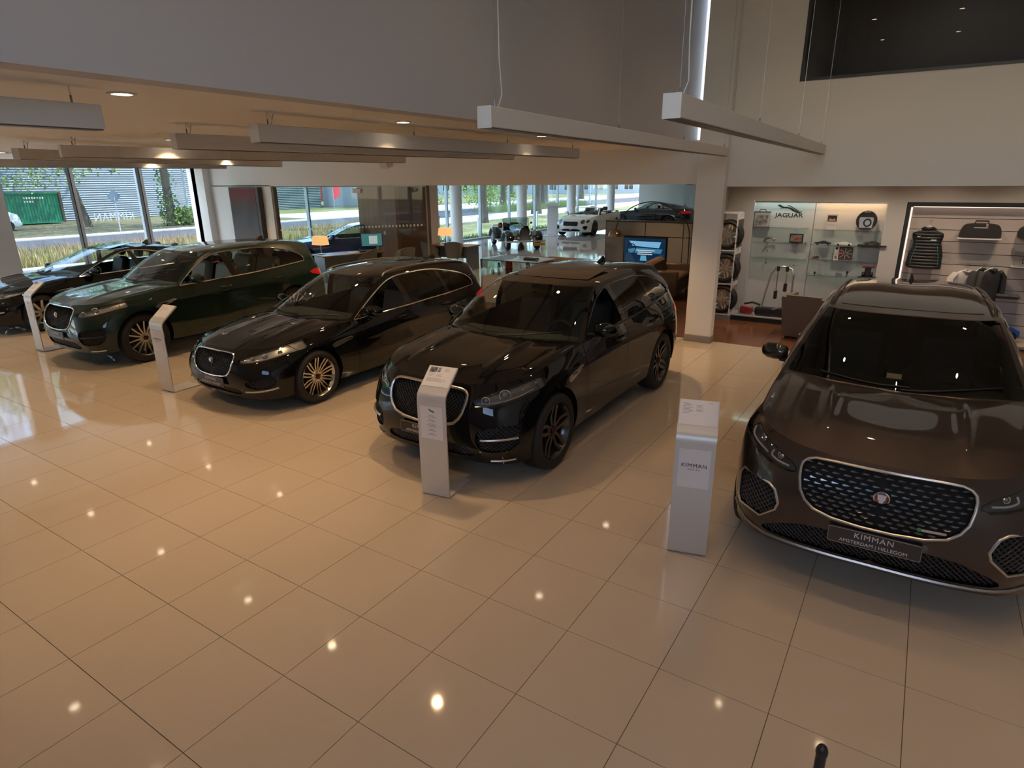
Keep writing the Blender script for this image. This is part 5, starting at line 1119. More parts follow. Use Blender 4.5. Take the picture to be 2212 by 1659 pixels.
# ---------------------------------------------------------------- lounge
LEA = mat('leather_brown', (0.17,0.10,0.055), 0.5)
def sofa(x, y, rz, label, w=1.7):
    t = thing('sofa', (x,y,0), label, 'sofa', rz)
    ob('base', box(-w/2,w/2,-.40,.42,.10,.40,.02), LEA, t, 40); ob('backrest', mv(box(-w/2,w/2,-.10,.10,0,.44,.04),(0,.34,.36),rx=-.12), LEA, t, 40)
    for s in (-1,1): ob('armrest', box(s*(w/2-.09)-.09,s*(w/2-.09)+.09,-.42,.42,.10,.66,.03), LEA, t, 40)
    n = 2
    for k in range(n): ob('seat_cushion', box(-w/2+.18+k*(w-.36)/n+.005,-w/2+.18+(k+1)*(w-.36)/n-.005,-.42,.26,.40,.50,.04), LEA, t, 40)
    ob('back_cushion', mv(box(-w/2+.2,w/2-.2,-.08,.08,0,.34,.06),(0,.20,.48),rx=-.25), LEA, t, 40)
    for a in (-w/2+.08,w/2-.08):
        for b in (-.34,.34): ob('foot', cyl((a,b,0),(a,b,.10),.02,n=8), MB(), t)
sofa(1.18,13.75,PI*.5+.12,'brown leather sofa with its side to the viewer beside the square pillar')
sofa(-1.15,13.35,PI,'brown leather sofa in the lounge seen from behind over the black suv')
c = thing('media_wall', (-.47,16.62,0), 'beige panelled media wall with dark wooden edge', 'cabinet')
BEI = mat('panel_beige', (0.40,0.35,0.29), 0.5); DW = mat('edge_walnut', (0.05,0.022,0.012), 0.4)
ob('carcass', box(-1.34,1.36,.02,.40,0,1.52), DW, c)
for k, (a, b, z0, z1) in enumerate(((-1.32,-.08,1.10,1.49),(-.07,1.05,1.10,1.49),(1.06,1.30,1.10,1.49),(-1.32,-.72,.10,1.09),(.62,1.05,.10,1.09),(1.06,1.30,.10,1.09),(-.71,-.06,.10,.30),(-.05,.61,.10,.30))): ob('panel', box(a+.005,b-.005,0,.02,z0+.005,z1-.005,.003), BEI, c)
tv = thing('television', (-.52,16.61,.70), 'television showing a blue lit car cockpit on the media wall', 'television')
b_ = ob('bezel', box(-.655,.655,-.04,.0,-.37,.37,.006), MB(), tv)
ob('screen', box(-.63,.63,-.043,-.04,-.345,.345), mat('tv_dark', (0.003,0.006,0.012), 0.15, emit=(0.004,0.02,0.05), es=1.0), b_)
tvm = lambda n_, c_, s_: mat(n_, (0.01,0.01,0.01), 0.3, emit=c_, es=s_)
for nm, p, m_ in (('windshield_image', prism([(-.48,.26),(.50,.25),(.44,.08),(-.36,.12)],0,.001), tvm('tv_sky',(0.18,0.42,0.65),.9)),('dash_image', prism([(-.52,.02),(-.2,.07),(.55,.05),(.5,-.08),(0,-.06),(-.5,-.1)],0,.001), tvm('tv_dash',(0.03,0.16,0.28),1.0)),('wheel_image', join(*[tube([(-.40+.13*math.cos(a),.04+.14*math.sin(a),.002) for a in np.linspace(0,2*PI,24,endpoint=False)],.014,4,True)]), tvm('tv_black',(0.002,0.006,0.012),1.0)),
    ('console_image', prism([(-.1,-.15),(.06,-.15),(.09,-.30),(-.12,-.30)],0,.001), tvm('tv_mid',(0.10,0.35,0.50),.9)),('seat_image', prism([(-.58,-.1),(-.4,-.12),(-.26,-.33),(-.6,-.33)],0,.001), tvm('tv_seat',(0.01,0.03,0.06),1.0)),('seat_image', prism([(.58,-.1),(.48,-.1),(.24,-.33),(.6,-.33)],0,.001), tvm('tv_seat',(0.01,0.03,0.06),1.0))): ob(nm, facing(p,(0,-.044,0)), m_, b_)
for k, wd in enumerate((.60,.42,.46)): ob('caption_line', facing(box(-wd/2+.02,wd/2+.02,-.012,.012,0,.001),(0,-.0465,.0-.055*k)), tvm('tv_text',(0.6,0.7,0.8),.8), b_)
al = thing('arc_floor_lamp', (.86,16.25,0), 'arc floor lamp bowing over the lounge with a copper dome shade', 'lamp')
def arcp(u):   # from the base at the right up and over to the shade at the left
    a = PI*(0.02+0.88*u); return (-1.08+1.10*math.cos(a), 0, 1.15+.93*math.sin(a))
ob('arc_stem', tube([(.02,0,.1),(.03,0,.6)]+[arcp(u) for u in np.linspace(0.02,1,26)]+[(-2.17,0,1.30)], .014, 8), mat('stem_dark', (0.05,0.045,0.04), 0.35, .6), al, 60)
ob('dome_shade', mv(lathe([(.02,.20),(.10,.19),(.17,.13),(.205,.04),(.21,0)],24,False),(-2.17,0,1.10)), mat('copper', (0.55,0.38,0.25), 0.12, 1.0), al, 60); ob('base_block', box(-.16,.16,-.12,.12,0,.12,.01), mat('marble_dark', (0.04,0.04,0.04), 0.2), al)
# ---------------------------------------------------------------- shop corner
struct('wall_display', join(box(2.9,3.42,12.0,12.2,0,3.2), box(5.68,5.96,12.0,12.2,0,3.2), box(3.42,5.68,12.0,12.2,2.27,3.2), box(5.96,10.2,12.0,12.2,2.27,3.2), box(2.9,10.2,12.2,12.3,0,3.2)), GREYW)
struct('wall_side', box(2.86,2.92,10.6,12.2,2.1,3.2), mat('cream_wall', (0.55,0.50,0.40), 0.6))
nb = thing('display_niche', (4.55,12.2,0), 'recessed white display niche with glass shelves under the brand name', 'display')
BOARD = mat('board_white', (0.56,0.55,0.54), 0.3)
ob('back_board', box(-1.13,-.055,-.03,0,.10,2.25), BOARD, nb); ob('back_board', box(-.045,1.13,-.03,0,.10,2.25), BOARD, nb)
ob('side_board', box(-1.13,-1.115,-.20,-.03,.10,2.25), BOARD, nb); ob('side_board', box(1.115,1.13,-.20,-.03,.10,2.25), BOARD, nb)
ob('cool_light_strip', box(-1.10,-.02,-.19,-.12,2.245,2.262), emis('strip_cool', (0.72,0.95,0.86), 5.0), nb); ob('warm_light_strip', box(.0,1.10,-.19,-.12,2.245,2.262), emis('strip_warm', (1.0,0.66,0.36), 10.0), nb)
ob('light_cover', box(-1.12,1.12,-.20,-.195,2.238,2.268), STEEL, nb)
SG = glass('shelf_glass', (0.80,0.90,0.88), 0.10)
for x0, x1, z in ((-1.08,-.10,1.78),(-1.08,-.10,1.50),(-1.08,-.10,1.20),(-.02,1.08,1.765),(-.02,1.08,1.49),(-.02,1.08,1.22),(-.02,1.08,.925)):
    ob('glass_shelf', box(x0,x1,-.26,-.035,z-.004,z+.004), SG, nb)
    for x in (x0+.25,x1-.25): ob('shelf_clip', box(x-.012,x+.012,-.07,-.03,z-.016,z-.004), STEEL, nb)
ob('brand_lettering', facing(text('JAGUAR', .112, .002, sx=1.22, space=1.0, bold=.001), (-.50,-.033,2.00)), INK, nb)
cat = [(600,125),(640,120),(690,150),(740,150),(800,165),(860,200),(905,217),(947,207),(938,222),(905,238),(850,222),(815,208),(775,180),(735,172),(690,172),(640,175),(660,160),(625,148)]
ob('brand_emblem', facing(prism([((a-775)/350*.46, -(b-175)/350*.46) for a,b in cat], 0, .002), (-.50,-.033,2.125)), INK, nb)
ob('brand_emblem_line', facing(prism([((a-775)/350*.46, -(b-175)/350*.46) for a,b in [(735,127),(765,128),(830,162),(905,205),(895,210),(820,170)]], 0, .002), (-.50,-.033,2.125)), INK, nb)
for x, z in ((-.82,1.32),(-.82,1.08),(-.30,1.30),(-.30,1.06)): ob('wall_plug', cyl((x,-.034,z),(x,-.028,z),.012,n=8), INK, nb)
NX, NY = 4.55, 12.2
def at(name, x, z, lab, cat_, parts, y=-.15, rz=0):
    t = thing(name, (NX+x, NY+y, z), lab, cat_, rz)
    for nm, p, m_ in parts: ob(nm, p, m_, t, 35)
    return t
PR = mat('print_photo', (0.10,0.10,0.11), 0.4, noise=(14.0,(0.42,0.42,0.44)))
at('carrier_box',-.96,1.784,'white carton with carry handle and wheel picture on the top left shelf','box',[('carton',box(-.13,.13,-.05,.05,0,.27,.004),mat('carton',(.42,.43,.43),.5)),('picture',box(-.12,.12,-.052,-.05,.02,.22),PR),('handle',join(box(-.15,.15,-.05,.05,.27,.285),tube([(-.06,0,.285),(-.05,0,.325),(.05,0,.325),(.06,0,.285)],.008,6)),MB())])
at('horn_ornament',-.78,1.504,'small chrome ornament on the second left shelf','ornament',[('stem',tube([(-.10,0,0),(-.06,0,.06),(.02,0,.08),(.08,0,.06)],.02,8),mat('ornament_grey',(.3,.29,.28),.3,.8)),('tip',ball((.08,0,.05),(.03,.03,.03),10,8),CH)])
at('framed_picture',-.30,1.504,'small dark framed picture of a red car on the second left shelf','picture',[('frame',box(-.12,.12,-.012,.012,0,.17,.006),MB()),('print',box(-.10,.10,-.0135,-.012,.02,.15),mat('print_brown',(.13,.09,.07),.4,noise=(18.0,(.30,.22,.18)))),('red_car',facing(prism([(-.05,.06),(-.03,.09),(.03,.10),(.06,.07),(.04,.05)],0,.001),(0,-.0135,.0)),mat('print_red',(.25,.03,.02),.4))])
at('info_card',.27,1.769,'printed card with two hands picture on the top right shelf','card',[('card',box(-.085,.085,-.004,.004,0,.27),mat('card_white',(.66,.62,.58),.5)),('picture',box(-.075,.075,-.006,-.004,.14,.25),mat('print_dark2',(.04,.02,.018),.5)),('hands',facing(prism([(-.065,.15),(-.04,.20),(-.01,.19),(0,.175),(.01,.19),(.04,.20),(.065,.15),(.02,.155),(0,.145),(-.02,.155)],0,.001),(0,-.0062,0)),mat('print_skin',(.5,.30,.22),.5)),('text_block',box(-.07,.06,-.0055,-.004,.07,.072),mat('ink_grey')),('text_block',box(-.07,.05,-.0055,-.004,.09,.092),mat('ink_grey'))])
tb_ = [(.165*math.sin(a), .17+.175*-math.cos(a)) for a in np.linspace(.55,2*PI-.55,26)]
at('tyre_bag',.83,1.769,'round black tyre bag with handle and wheel photo on the top right shelf','bag',[('bag',facing(prism(tb_,-.06,.06),(0,0,0)),mat('bag_black',(.018,.016,.015),.7)),('photo',facing(prism([(-.10,.05),(.10,.05),(.115,.20),(.10,.235),(-.10,.235),(-.115,.20)],.06,.063),(0,0,0)),mat('bag_photo',(.35,.40,.48),.4)),('wheel_photo',facing(tube([(.02+.055*math.cos(a),.14+.06*math.sin(a),.064) for a in np.linspace(0,2*PI,18,endpoint=False)],.012,4,True),(0,0,0)),MB()),('handle',box(-.05,.05,-.065,.0,.315,.335,.006),mat('handle_tan',(.45,.36,.28),.5))])
def modelcar(x, z, lab, col, base=False, rz=0):
    body = loft([[(a,-.045,.015),(a,.045,.015),(a,.04*k,h),(a,-.04*k,h)] for a,h,k in ((-.14,.035,.9),(-.09,.045,1),(-.05,.05,1),(-.02,.068,.8),(.05,.068,.8),(.08,.05,1),(.14,.038,.9))])
    wh = [('wheel',cyl((a,-.048,.016),(a,.048,.016),.018,n=12),mat('rubber')) for a in (-.09,.09)]
    at('model_car',x,z,lab,'model car',[('body',body,mat('mc_'+str(col),col,.2,coat=.8))]+wh+([('plinth',box(-.23,.23,-.09,.09,-.028,-.002,.003),MB())] if base else []),rz=rz)
modelcar(.17,1.494,'dark blue model car at the left of the right middle shelf',(.015,.02,.04)); modelcar(.52,1.494,'white model convertible in the middle of the right middle shelf',(.6,.58,.55)); modelcar(.98,1.522,'model racing car with red driver on a black plinth',(.03,.025,.025),True)
at('red_toy_car',.08,1.224,'tiny dark red toy car at the left of the third right shelf','model car',[('body',mv(loft([[(-.025,y_,.01),(.025,y_,.01),(.02,y_,h),(-.02,y_,h)] for y_,h in ((-.07,.03),(-.02,.05),(.03,.05),(.07,.03))]),rz=-.5),mat('toy_red',(.12,.015,.015),.3,coat=.6))])
wsp = [facing(prism([(.02+.02*math.cos(a)-.006*math.sin(a),.12+.02*math.sin(a)+.006*math.cos(a)),(.02+.115*math.cos(a)-.006*math.sin(a),.12+.10*math.sin(a)+.006*math.cos(a)),(.02+.115*math.cos(a)+.006*math.sin(a),.12+.10*math.sin(a)-.006*math.cos(a)),(.02+.02*math.cos(a)+.006*math.sin(a),.12+.02*math.sin(a)-.006*math.cos(a))],0,.002),(0,-.006,0)) for a in np.linspace(0,2*PI,8,endpoint=False)]
at('wheel_print',.55,1.224,'square wheel hub print with centre caps on the third right shelf','picture',[('board',box(-.17,.15,-.004,.004,0,.25),mat('card_white')),('photo',box(-.09,.145,-.0055,-.004,.005,.245),mat('print_dark3',(.06,.035,.03),.4)),('caliper',box(-.085,-.04,-.0065,-.0055,.10,.19),RED)]+[('spoke_print',w_,mat('print_grey',(.40,.38,.36),.4)) for w_ in wsp]+[('centre_cap',cyl((-.13,-.012,z_),(-.13,-.004,z_),.024,n=14),m_) for z_,m_ in ((.21,MB()),(.12,mat('card_white')),(.05,CH))])
at('keyring',.10,.929,'tiny dark keyring on the lowest right shelf','keyring',[('fob',ball((0,0,.03),(.02,.015,.03),10,6),MB())]); at('name_plate',.52,.929,'small grey tag on the lowest right shelf','tag',[('tag',box(-.06,.05,-.01,.01,.0,.06,.003),GREYM)]); at('bottle_opener',.65,.929,'small dark bottle opener on the lowest right shelf','opener',[('stem',cyl((0,0,0),(0,0,.05),.008,n=8),MB()),('head',ball((0,0,.075),(.02,.012,.028),10,6),MB())])
at('racing_model',.98,.929,'red and black upright racing car model on the lowest right shelf','model car',[('base',box(-.14,.10,-.08,.08,0,.012),MB()),('chassis',box(-.05,.05,-.03,.03,.012,.20,.012),MB()),('wing',box(-.10,.10,-.02,.02,.18,.215,.004),RED),('wheel',cyl((-.09,0,.06),(-.05,0,.06),.045,n=14),mat('rubber')),('wheel',cyl((.05,0,.06),(.09,0,.06),.045,n=14),mat('rubber'))])
pd = thing('black_plinth', (4.0,11.78,0), 'low black plinth with grey top carrying the bike carrier', 'plinth'); ob('body', box(-.72,.95,-.24,.20,0,.095), MB(), pd); ob('top_board', box(-.73,.96,-.25,.20,.095,.115), mat('plinth_top',(.40,.39,.38),.5), pd)
bc = thing('bike_carrier', (4.0,11.72,.115), 'folded tow bar bike carrier with red tail lamp and silver hoop', 'bike carrier')
ob('main_beam', box(-.28,.62,-.10,.10,.03,.16,.02), MB(), bc, 40)
ob('tail_lamp', mv(box(-.14,.10,-.06,.05,0,.13,.015),(-.42,-.05,.03)), mat('lamp_red',(.30,.02,.025),.25,coat=.5), bc, 40); ob('lamp_clear', box(-.585,-.55,-.11,.0,.04,.15,.006), mat('lens_clear'), bc)
ob('hoop', tube([(-.18,0,.14),(-.13,0,.45),(-.06,0,.82),(.02,0,.95),(.15,0,.97),(.30,0,.93),(.34,0,.80),(.34,0,.14)], .016, 8), STEEL, bc, 60)
for x, z0, z1 in ((.06,.45,.96),(.22,.60,.96)):
    a_ = ob('clamp_arm', cyl((x,-.03,z0),(x,-.03,z1),.011,n=8), STEEL, bc); ob('clamp', join(box(x-.03,x+.03,-.06,0,z0-.10,z0+.06,.01)), MB(), a_); ob('clamp_knob', box(x-.025,x+.025,-.055,.01,z1-.08,z1+.02,.01), MB(), a_)
ob('wheel_strap', tube([(-.5,-.02,.2),(-.35,0,.24),(-.2,.02,.2)], .02, 6), MB(), bc); ob('arch_tube', tube([(.0,-.08,.12),(.2,-.10,.22),(.45,-.08,.13)], .014, 6), STEEL, bc)
wc = thing('wicker_armchair', (4.78,10.80,0), 'tapered taupe wicker armchair behind the brown car', 'armchair', PI-.12)
WICK = mat('wicker', (0.16,0.125,0.10), 0.75, bump=(60.0,0.6))
def tap(x0,x1,y0,y1,z0,z1,t): return loft([[(x0*(1-t),y0*(1-t),z0),(x1*(1-t),y0*(1-t),z0),(x1*(1-t),y1*(1-t),z0),(x0*(1-t),y1*(1-t),z0)],[(x0,y0,z1),(x1,y0,z1),(x1,y1,z1),(x0,y1,z1)]])
ob('arm', tap(-.36,-.28,-.34,.36,.03,.72,.16), WICK, wc); ob('arm', tap(.28,.36,-.34,.36,.03,.72,.16), WICK, wc); ob('back', tap(-.28,.28,.28,.36,.03,.76,.16), WICK, wc); ob('front_panel', tap(-.28,.28,-.34,-.28,.03,.40,.14), WICK, wc)
ob('seat', box(-.25,.25,-.28,.26,.34,.42,.02), mat('seat_dark',(.05,.03,.022),.8), wc)
for a in (-.27,.27):
    for b in (-.26,.27): ob('foot', cyl((a,b,0),(a,b,.04),.012,n=8), STEEL, wc)
sb = thing('football', (5.36,10.5,0), 'white and grey ball on the floor beside the wicker armchair', 'ball'); ob('ball', ball((0,0,.10),.10,20,14), mat('ball_white',(.5,.5,.5),.5,noise=(9.0,(.12,.12,.13))), sb, 180)
tw = thing('wheel_tower', (3.12,11.62,0), 'narrow white shelf tower holding car wheels beside the pillar', 'shelf')
for x in (-.17,.17): ob('side_panel', box(x-.012,x+.012,-.22,.22,.10,2.06), WMETAL, tw)
for z in (.12,.72,1.36,2.06): ob('shelf_board', box(-.158,.158,-.22,.22,z-.012,z+.012), WMETAL, tw)
ob('foot', box(-.18,.18,-.22,.22,0,.10), mat('plinth_grey'), tw)
for z, k in ((.14,'lowest'),(.75,'middle'),(1.40,'upper')):
    ob('poster', box(.182,.186,-.20,.20,z+.02,z+.54), mat('poster_'+k, (.10,.075,.065) if k != 'lowest' else (.45,.43,.40), .4, noise=(7.0,(.05,.04,.04) if k != 'lowest' else (.12,.11,.10))), tw)
for z, k in ((.133,'lowest'),(.733,'middle'),(1.373,'upper')):
    t = thing('alloy_wheel', (3.12,11.50,z+.285), 'alloy wheel with black tyre on the '+k+' shelf of the tower', 'wheel', group='wheels in the shelf tower')
    wpw = wheel_parts(.28,.20,.20,'five'); rr = lambda p: mv(p, rz=-PI/2)
    ob('rim', rr(wpw['rim']), mat('rim_silver'), t, 40); ob('tire', rr(wpw['tire']), mat('rubber'), t, 40)
    for s_ in wpw['spokes']: ob('spoke', rr(s_), mat('rim_silver'), t)
# slat wall
sw = thing('slat_wall', (6.0,12.19,0), 'lit slatted shop wall with a black metal frame', 'display wall')
SLAT = mat('slat_pink', (0.55,0.47,0.42), 0.5); GRV = mat('slat_groove', (0.03,0.025,0.025), 0.6)
ob('groove_back', box(.06,4.2,-.02,0,.08,2.20), GRV, sw)
for k in range(11): ob('slat', box(.06,4.2,-.045,-.02,.09+k*.192,.09+k*.192+.182), SLAT, sw)
ob('top_frame', box(-.03,4.2,-.20,.0,2.20,2.27), MB(), sw); ob('side_frame', box(-.03,.02,-.20,0,.0,2.20), MB(), sw)
ob('edge_light', box(.025,.05,-.06,-.04,.10,2.18), emis('edge_led', (1.0,0.74,0.60), 1.3), sw); ob('top_light', box(.06,4.2,-.12,-.09,2.185,2.198), mat('edge_led'), sw)
def garment(rows, depth, sleeves=0, n=10):
    """padded garment: rows of (z, left, right); cross sections are flat ovals"""
    R_ = []
    for z, a, b, d in rows: R_.append([((a+b)/2+(b-a)/2*math.cos(t), depth*d*math.sin(t), z) for t in np.linspace(0,2*PI,n*2,endpoint=False)])
    return loft(R_)
vs_ = thing('padded_vest', (6.34,12.02,0), 'black quilted vest with teal piping hanging on the slat wall', 'vest')
rows = []; 
prof = [(1.16,-.20,.27),(1.20,-.25,.28),(1.42,-.235,.265),(1.52,-.20,.24),(1.60,-.19,.215),(1.70,-.22,.235),(1.76,-.225,.23),(1.80,-.13,.14),(1.84,-.09,.10)]
for z in np.arange(1.16,1.841,.0135):
    a = np.interp(z,[q[0] for q in prof],[q[1] for q in prof]); b = np.interp(z,[q[0] for q in prof],[q[2] for q in prof]); k = (z-1.16)/.054 % 1; rows.append((z,a,b,.72+.28*math.sin(PI*k)))
ob('quilted_body', garment(rows,.065), mat('vest_black',(.012,.012,.014),.5), vs_, 60)
TEAL = mat('teal',(.03,.30,.30),.5)
for s in (-1,1): ob('piping', tube([(s*.20+.02,-.045,1.22),(s*.195+.02,-.05,1.35),(s*.15+.02,-.058,1.55)],.004,5), TEAL, vs_)
ob('chest_print', box(.06,.14,-.062,-.058,1.635,1.66), mat('print_mint',(.35,.6,.58),.5), vs_); ob('collar', mv(tube([(-.10,.02,1.82),(-.06,-.05,1.85),(.0,-.06,1.83),(.06,-.05,1.85),(.10,.02,1.82)],.022,6)), mat('vest_black'), vs_, 60)
pm_ = [(-.03,.0),(-.018,.012),(-.004,.006),(.02,.016),(.03,.012),(.008,-.004),(-.006,-.014),(-.012,-.004)]
ob('chest_emblem', facing(prism(pm_,0,.002),(-.12,-.06,1.70)), mat('print_mint'), vs_)
hg = ob('hanger', tube([(-.12,-.01,1.80),(0,-.02,1.88),(.12,-.01,1.80)],.012,6), WMETAL, vs_); ob('hanger_hook', tube([(0,-.02,1.88),(.0,-.02,1.92),(.03,-.01,1.95),(.0,.10,1.97)],.005,5), STEEL, hg)
bgx = [(-.28,0),(.28,0),(.285,.06),(.265,.17),(.21,.235),(-.20,.235),(-.255,.17),(-.285,.04)]
bg_ = thing('holdall_bag', (7.06,11.99,1.706), 'black holdall bag with carry handles on a bracket shelf', 'bag')
ob('bag_body', facing(prism([tuple(q) for q in chaikin(bgx,2)],-.09,.09),(0,0,0)), mat('bag_black'), bg_, 35); ob('handle', tube([(-.09,0,.225),(-.085,0,.275),(.085,0,.275),(.09,0,.225)],.014,6), mat('bag_black'), bg_, 60); ob('zip_stripe', box(-.10,.09,-.095,-.088,.165,.178), mat('stripe_grey',(.4,.4,.4),.5), bg_); ob('hang_tag', box(.055,.085,-.096,-.09,.19,.235), mat('tag_red',(.5,.25,.2),.5), bg_)
bs = thing('bracket_shelf', (7.06,12.10,1.69), 'thin acrylic shelf under the black holdall', 'shelf'); ob('shelf_plate', box(-.30,.30,-.22,.045,0,.012), SG, bs); ob('shelf_lip', box(-.30,.30,-.225,-.22,0,.02), WMETAL, bs)
b2 = thing('small_bag', (7.72,11.99,1.706), 'small black bag cut off by the right picture edge', 'bag'); ob('bag_body', facing(prism([tuple(q) for q in chaikin([(-.16,0),(.16,0),(.17,.16),(.10,.22),(-.10,.22),(-.17,.14)],2)],-.08,.08),(0,0,0)), mat('bag_black'), b2, 35); ob('handle', tube([(-.06,0,.21),(-.05,0,.25),(.05,0,.25),(.06,0,.21)],.012,6), mat('bag_black'), b2)
rl = thing('clothes_rail', (7.10,12.14,1.28), 'thin steel clothes rail on the slat wall', 'rail'); ob('bar', cyl((-.28,-.26,0),(.28,-.26,0),.008,n=8), STEEL, rl)
for s in (-.1,.12): ob('bracket', cyl((s,0,0),(s,-.26,0),.007,n=6), STEEL, rl)
def hung(x, y, rz, lab, cat_, m_, w=.42, h=.62):
    t = thing(cat_.replace(' ','_'), (x,y,.62), lab, cat_, rz)
    R_ = [(0,-w*.44,w*.44,1),(h*.45,-w*.43,w*.43,1),(h*.78,-w*.45,w*.45,1),(h*.92,-w*.40,w*.40,.8),(h,-w*.16,w*.16,.5)]
    ob('garment_body', garment([(z,a,b,d) for z,a,b,d in R_],.05), m_, t, 50)
    for s in (-1,1): ob('sleeve', tube([(s*w*.36,0,h*.92),(s*w*.52,-.01,h*.78),(s*w*.56,-.02,h*(.55 if h < .6 else .25))],[.06,.065,.06],10,flat=.7), m_, t, 50)
    ob('collar', tube([(-.08,.02,h*.97),(-.05,-.04,h*1.0),(0,-.055,h*.96),(.05,-.04,h*1.0),(.08,.02,h*.97)],.016,6), m_, t, 50)
    hk = ob('hanger', tube([(-w*.30,0,h*.95),(0,0,h*1.04),(w*.30,0,h*.95)],.009,6), WMETAL, t); ob('hanger_hook', tube([(0,0,h*1.04),(0,0,h*1.04+.03),(.015,0,.66),(.01,0,.675)] if h > .55 else [(0,0,h*1.04),(.01,0,.672)],.004,5), STEEL, hk)
hung(6.98,11.86,.55,'white polo shirt hanging at the left of the clothes rail','polo shirt',mat('cloth_white',(.58,.55,.52),.85),.46,.56)
hung(7.17,11.88,1.05,'charcoal jacket hanging in the middle of the clothes rail','jacket',mat('cloth_charcoal',(.035,.036,.036),.85),.44,.60); hung(7.32,11.88,.75,'dark grey jacket hanging at the right of the clothes rail','jacket',mat('cloth_grey',(.045,.046,.045),.85),.46,.60)
ac = thing('acrylic_box', (7.75,12.02,1.28), 'clear acrylic box with a small framed badge at the right picture edge', 'display box'); ob('box_shell', box(-.17,.17,-.12,.10,0,.24), glass('acrylic', (0.88,0.9,0.9), .08), ac); ob('badge_frame', box(-.05,.05,-.05,-.03,.04,.12,.004), MB(), ac); ob('badge_face', box(-.04,.04,-.052,-.05,.05,.11), mat('badge_tan',(.45,.36,.28),.5), ac); ob('tray', box(-.19,.19,-.13,.10,-.012,0), WMETAL, ac)
cs = thing('folded_scarf', (7.62,12.02,.75), 'folded grey scarf on a small shelf at the right picture edge', 'scarf'); ob('fold', mv(box(-.16,.16,-.09,.09,0,.05,.02),(0,0,.012)), mat('scarf',(.16,.14,.13),.9,noise=(30.0,(.05,.05,.05))), cs, 40); ob('shelf_plate', box(-.2,.2,-.13,.1,0,.012), SG, cs)
def toy():
    t = thing('toy_car', (7.50,11.78,.10), 'blue ride on toy car below the slat wall', 'toy car', .3); TB = mat('toy_blue',(.01,.11,.55),.3,coat=.5)
    ob('body', loft([[(y_,-.16,.07),(y_,.16,.07),(y_,.15,h),(y_,-.15,h)] for y_,h in ((-.34,.16),(-.25,.22),(-.1,.25),(.08,.25),(.22,.22),(.33,.16))]), TB, t, 40); ob('seat_back', mv(box(-.02,.02,-.13,.13,0,.10,.02),(-.2,0,.22),ry=-.3), MB(), t, 40)
    ob('roll_arch', tube([(-.20,-.12,.24),(-.06,-.12,.31),(.12,-.12,.25)],.012,6), MB(), t)
    for a in (-.2,.2):
        for b in (-.16,.16): ob('wheel', cyl((a,b-.03,.075),(a,b+.03,.075),.085,n=16), mat('rubber'), t, 50)
    tp_ = thing('toy_plinth', (7.6,11.8,0), 'low beige plinth under the blue toy car', 'plinth'); ob('body', box(-.9,1.6,-.35,.30,0,.08,.004), mat('plinth_beige',(.45,.38,.30),.5), tp_); ob('kick', box(-.88,1.58,-.36,-.35,0,.03), MB(), tp_)
toy()
# ---------------------------------------------------------------- outside
def gnd(name, x0, x1, y0, y1, z, m): return struct(name, box(x0,x1,y0,y1,z-.1,z), m)
LAWN = mat('lawn', (0.07,0.10,0.03), 0.9, noise=(0.35,(0.22,0.20,0.09)))
gnd('floor', -170,-11.9,-60,190,-.16,LAWN); gnd('floor', -11.9,60,39.6,190,-.16,LAWN)
PAV = mat('paving', (0.62,0.60,0.57), 0.8, noise=(2.0,(0.55,0.53,0.50))); ASPH = mat('asphalt', (0.045,0.05,0.065), 0.8, noise=(0.8,(0.06,0.065,0.08)))
gnd('floor', -14.4,-11.9,20,60,-.13,PAV); gnd('floor', -18.2,-11.9,-40,20,-.13,PAV); gnd('floor', -20.1,-19.4,-20,28,-.10,mat('gravel',(0.30,0.33,0.40),.9,noise=(6.0,(0.5,0.5,0.55))))
gnd('floor', -33.6,-25.4,-60,190,-.13,ASPH); gnd('trim_kerb', -25.4,-24.9,-60,190,-.06,PAV); gnd('trim_kerb', -34.6,-33.6,-60,190,-.06,PAV)
gnd('floor', -52,-34.6,-40,34,-.14,mat('dry_verge',(0.13,0.12,0.065),.9,noise=(0.6,(0.09,0.095,0.05))))
gnd('floor', -44,-36,34,190,-.12,PAV); gnd('floor', -24.9,-21.3,30,190,-.12,PAV)
def blades(n, x0, x1, y0, y1, h0, h1, z, seed, lean=.25, wd=.012):
    r = np.random.RandomState(seed); P = np.stack([r.uniform(x0,x1,n), r.uniform(y0,y1,n), np.full(n,z)],1); H = r.uniform(h0,h1,n); a = r.uniform(0,2*PI,n); L_ = r.uniform(0,lean,n)*H
    d = np.stack([np.cos(a),np.sin(a),0*a],1); s = np.stack([-np.sin(a),np.cos(a),0*a],1)*wd; top = P+d*L_[:,None]+np.array((0,0,1))*H[:,None]; mid = P+d*L_[:,None]*.3+np.array((0,0,1))*H[:,None]*.55
    V = np.stack([P-s,P+s,mid+s*.8,mid-s*.8,top],1).reshape(-1,3); F = []
    for i in range(n): o = i*5; F += [(o,o+1,o+2,o+3),(o+3,o+2,o+4)]
    return V, F
ob('reed_bed', blades(20000,-24.4,-20.3,0,30,.2,.55,-.14,1,.3,.018), mat('reed',(0.46,0.36,0.16),.8,noise=(1.3,(0.26,0.26,0.08))), kind='stuff', label='dry golden reed bed along the street outside the left windows', cat='reeds')
ob('seed_heads', blades(3500,-24.4,-20.3,0,30,.5,.8,-.14,2,.35,.008), mat('seedhead',(0.32,0.20,0.13),.8), kind='stuff', label='thin brown seed heads rising above the reed bed', cat='reeds')
ob('hedge_grass', blades(5000,-30,-26,48,66,.3,.9,-.14,3), mat('bushgrass',(0.20,0.26,0.08),.8), kind='stuff', label='low green border plants across the street behind the white convertible', cat='plants')
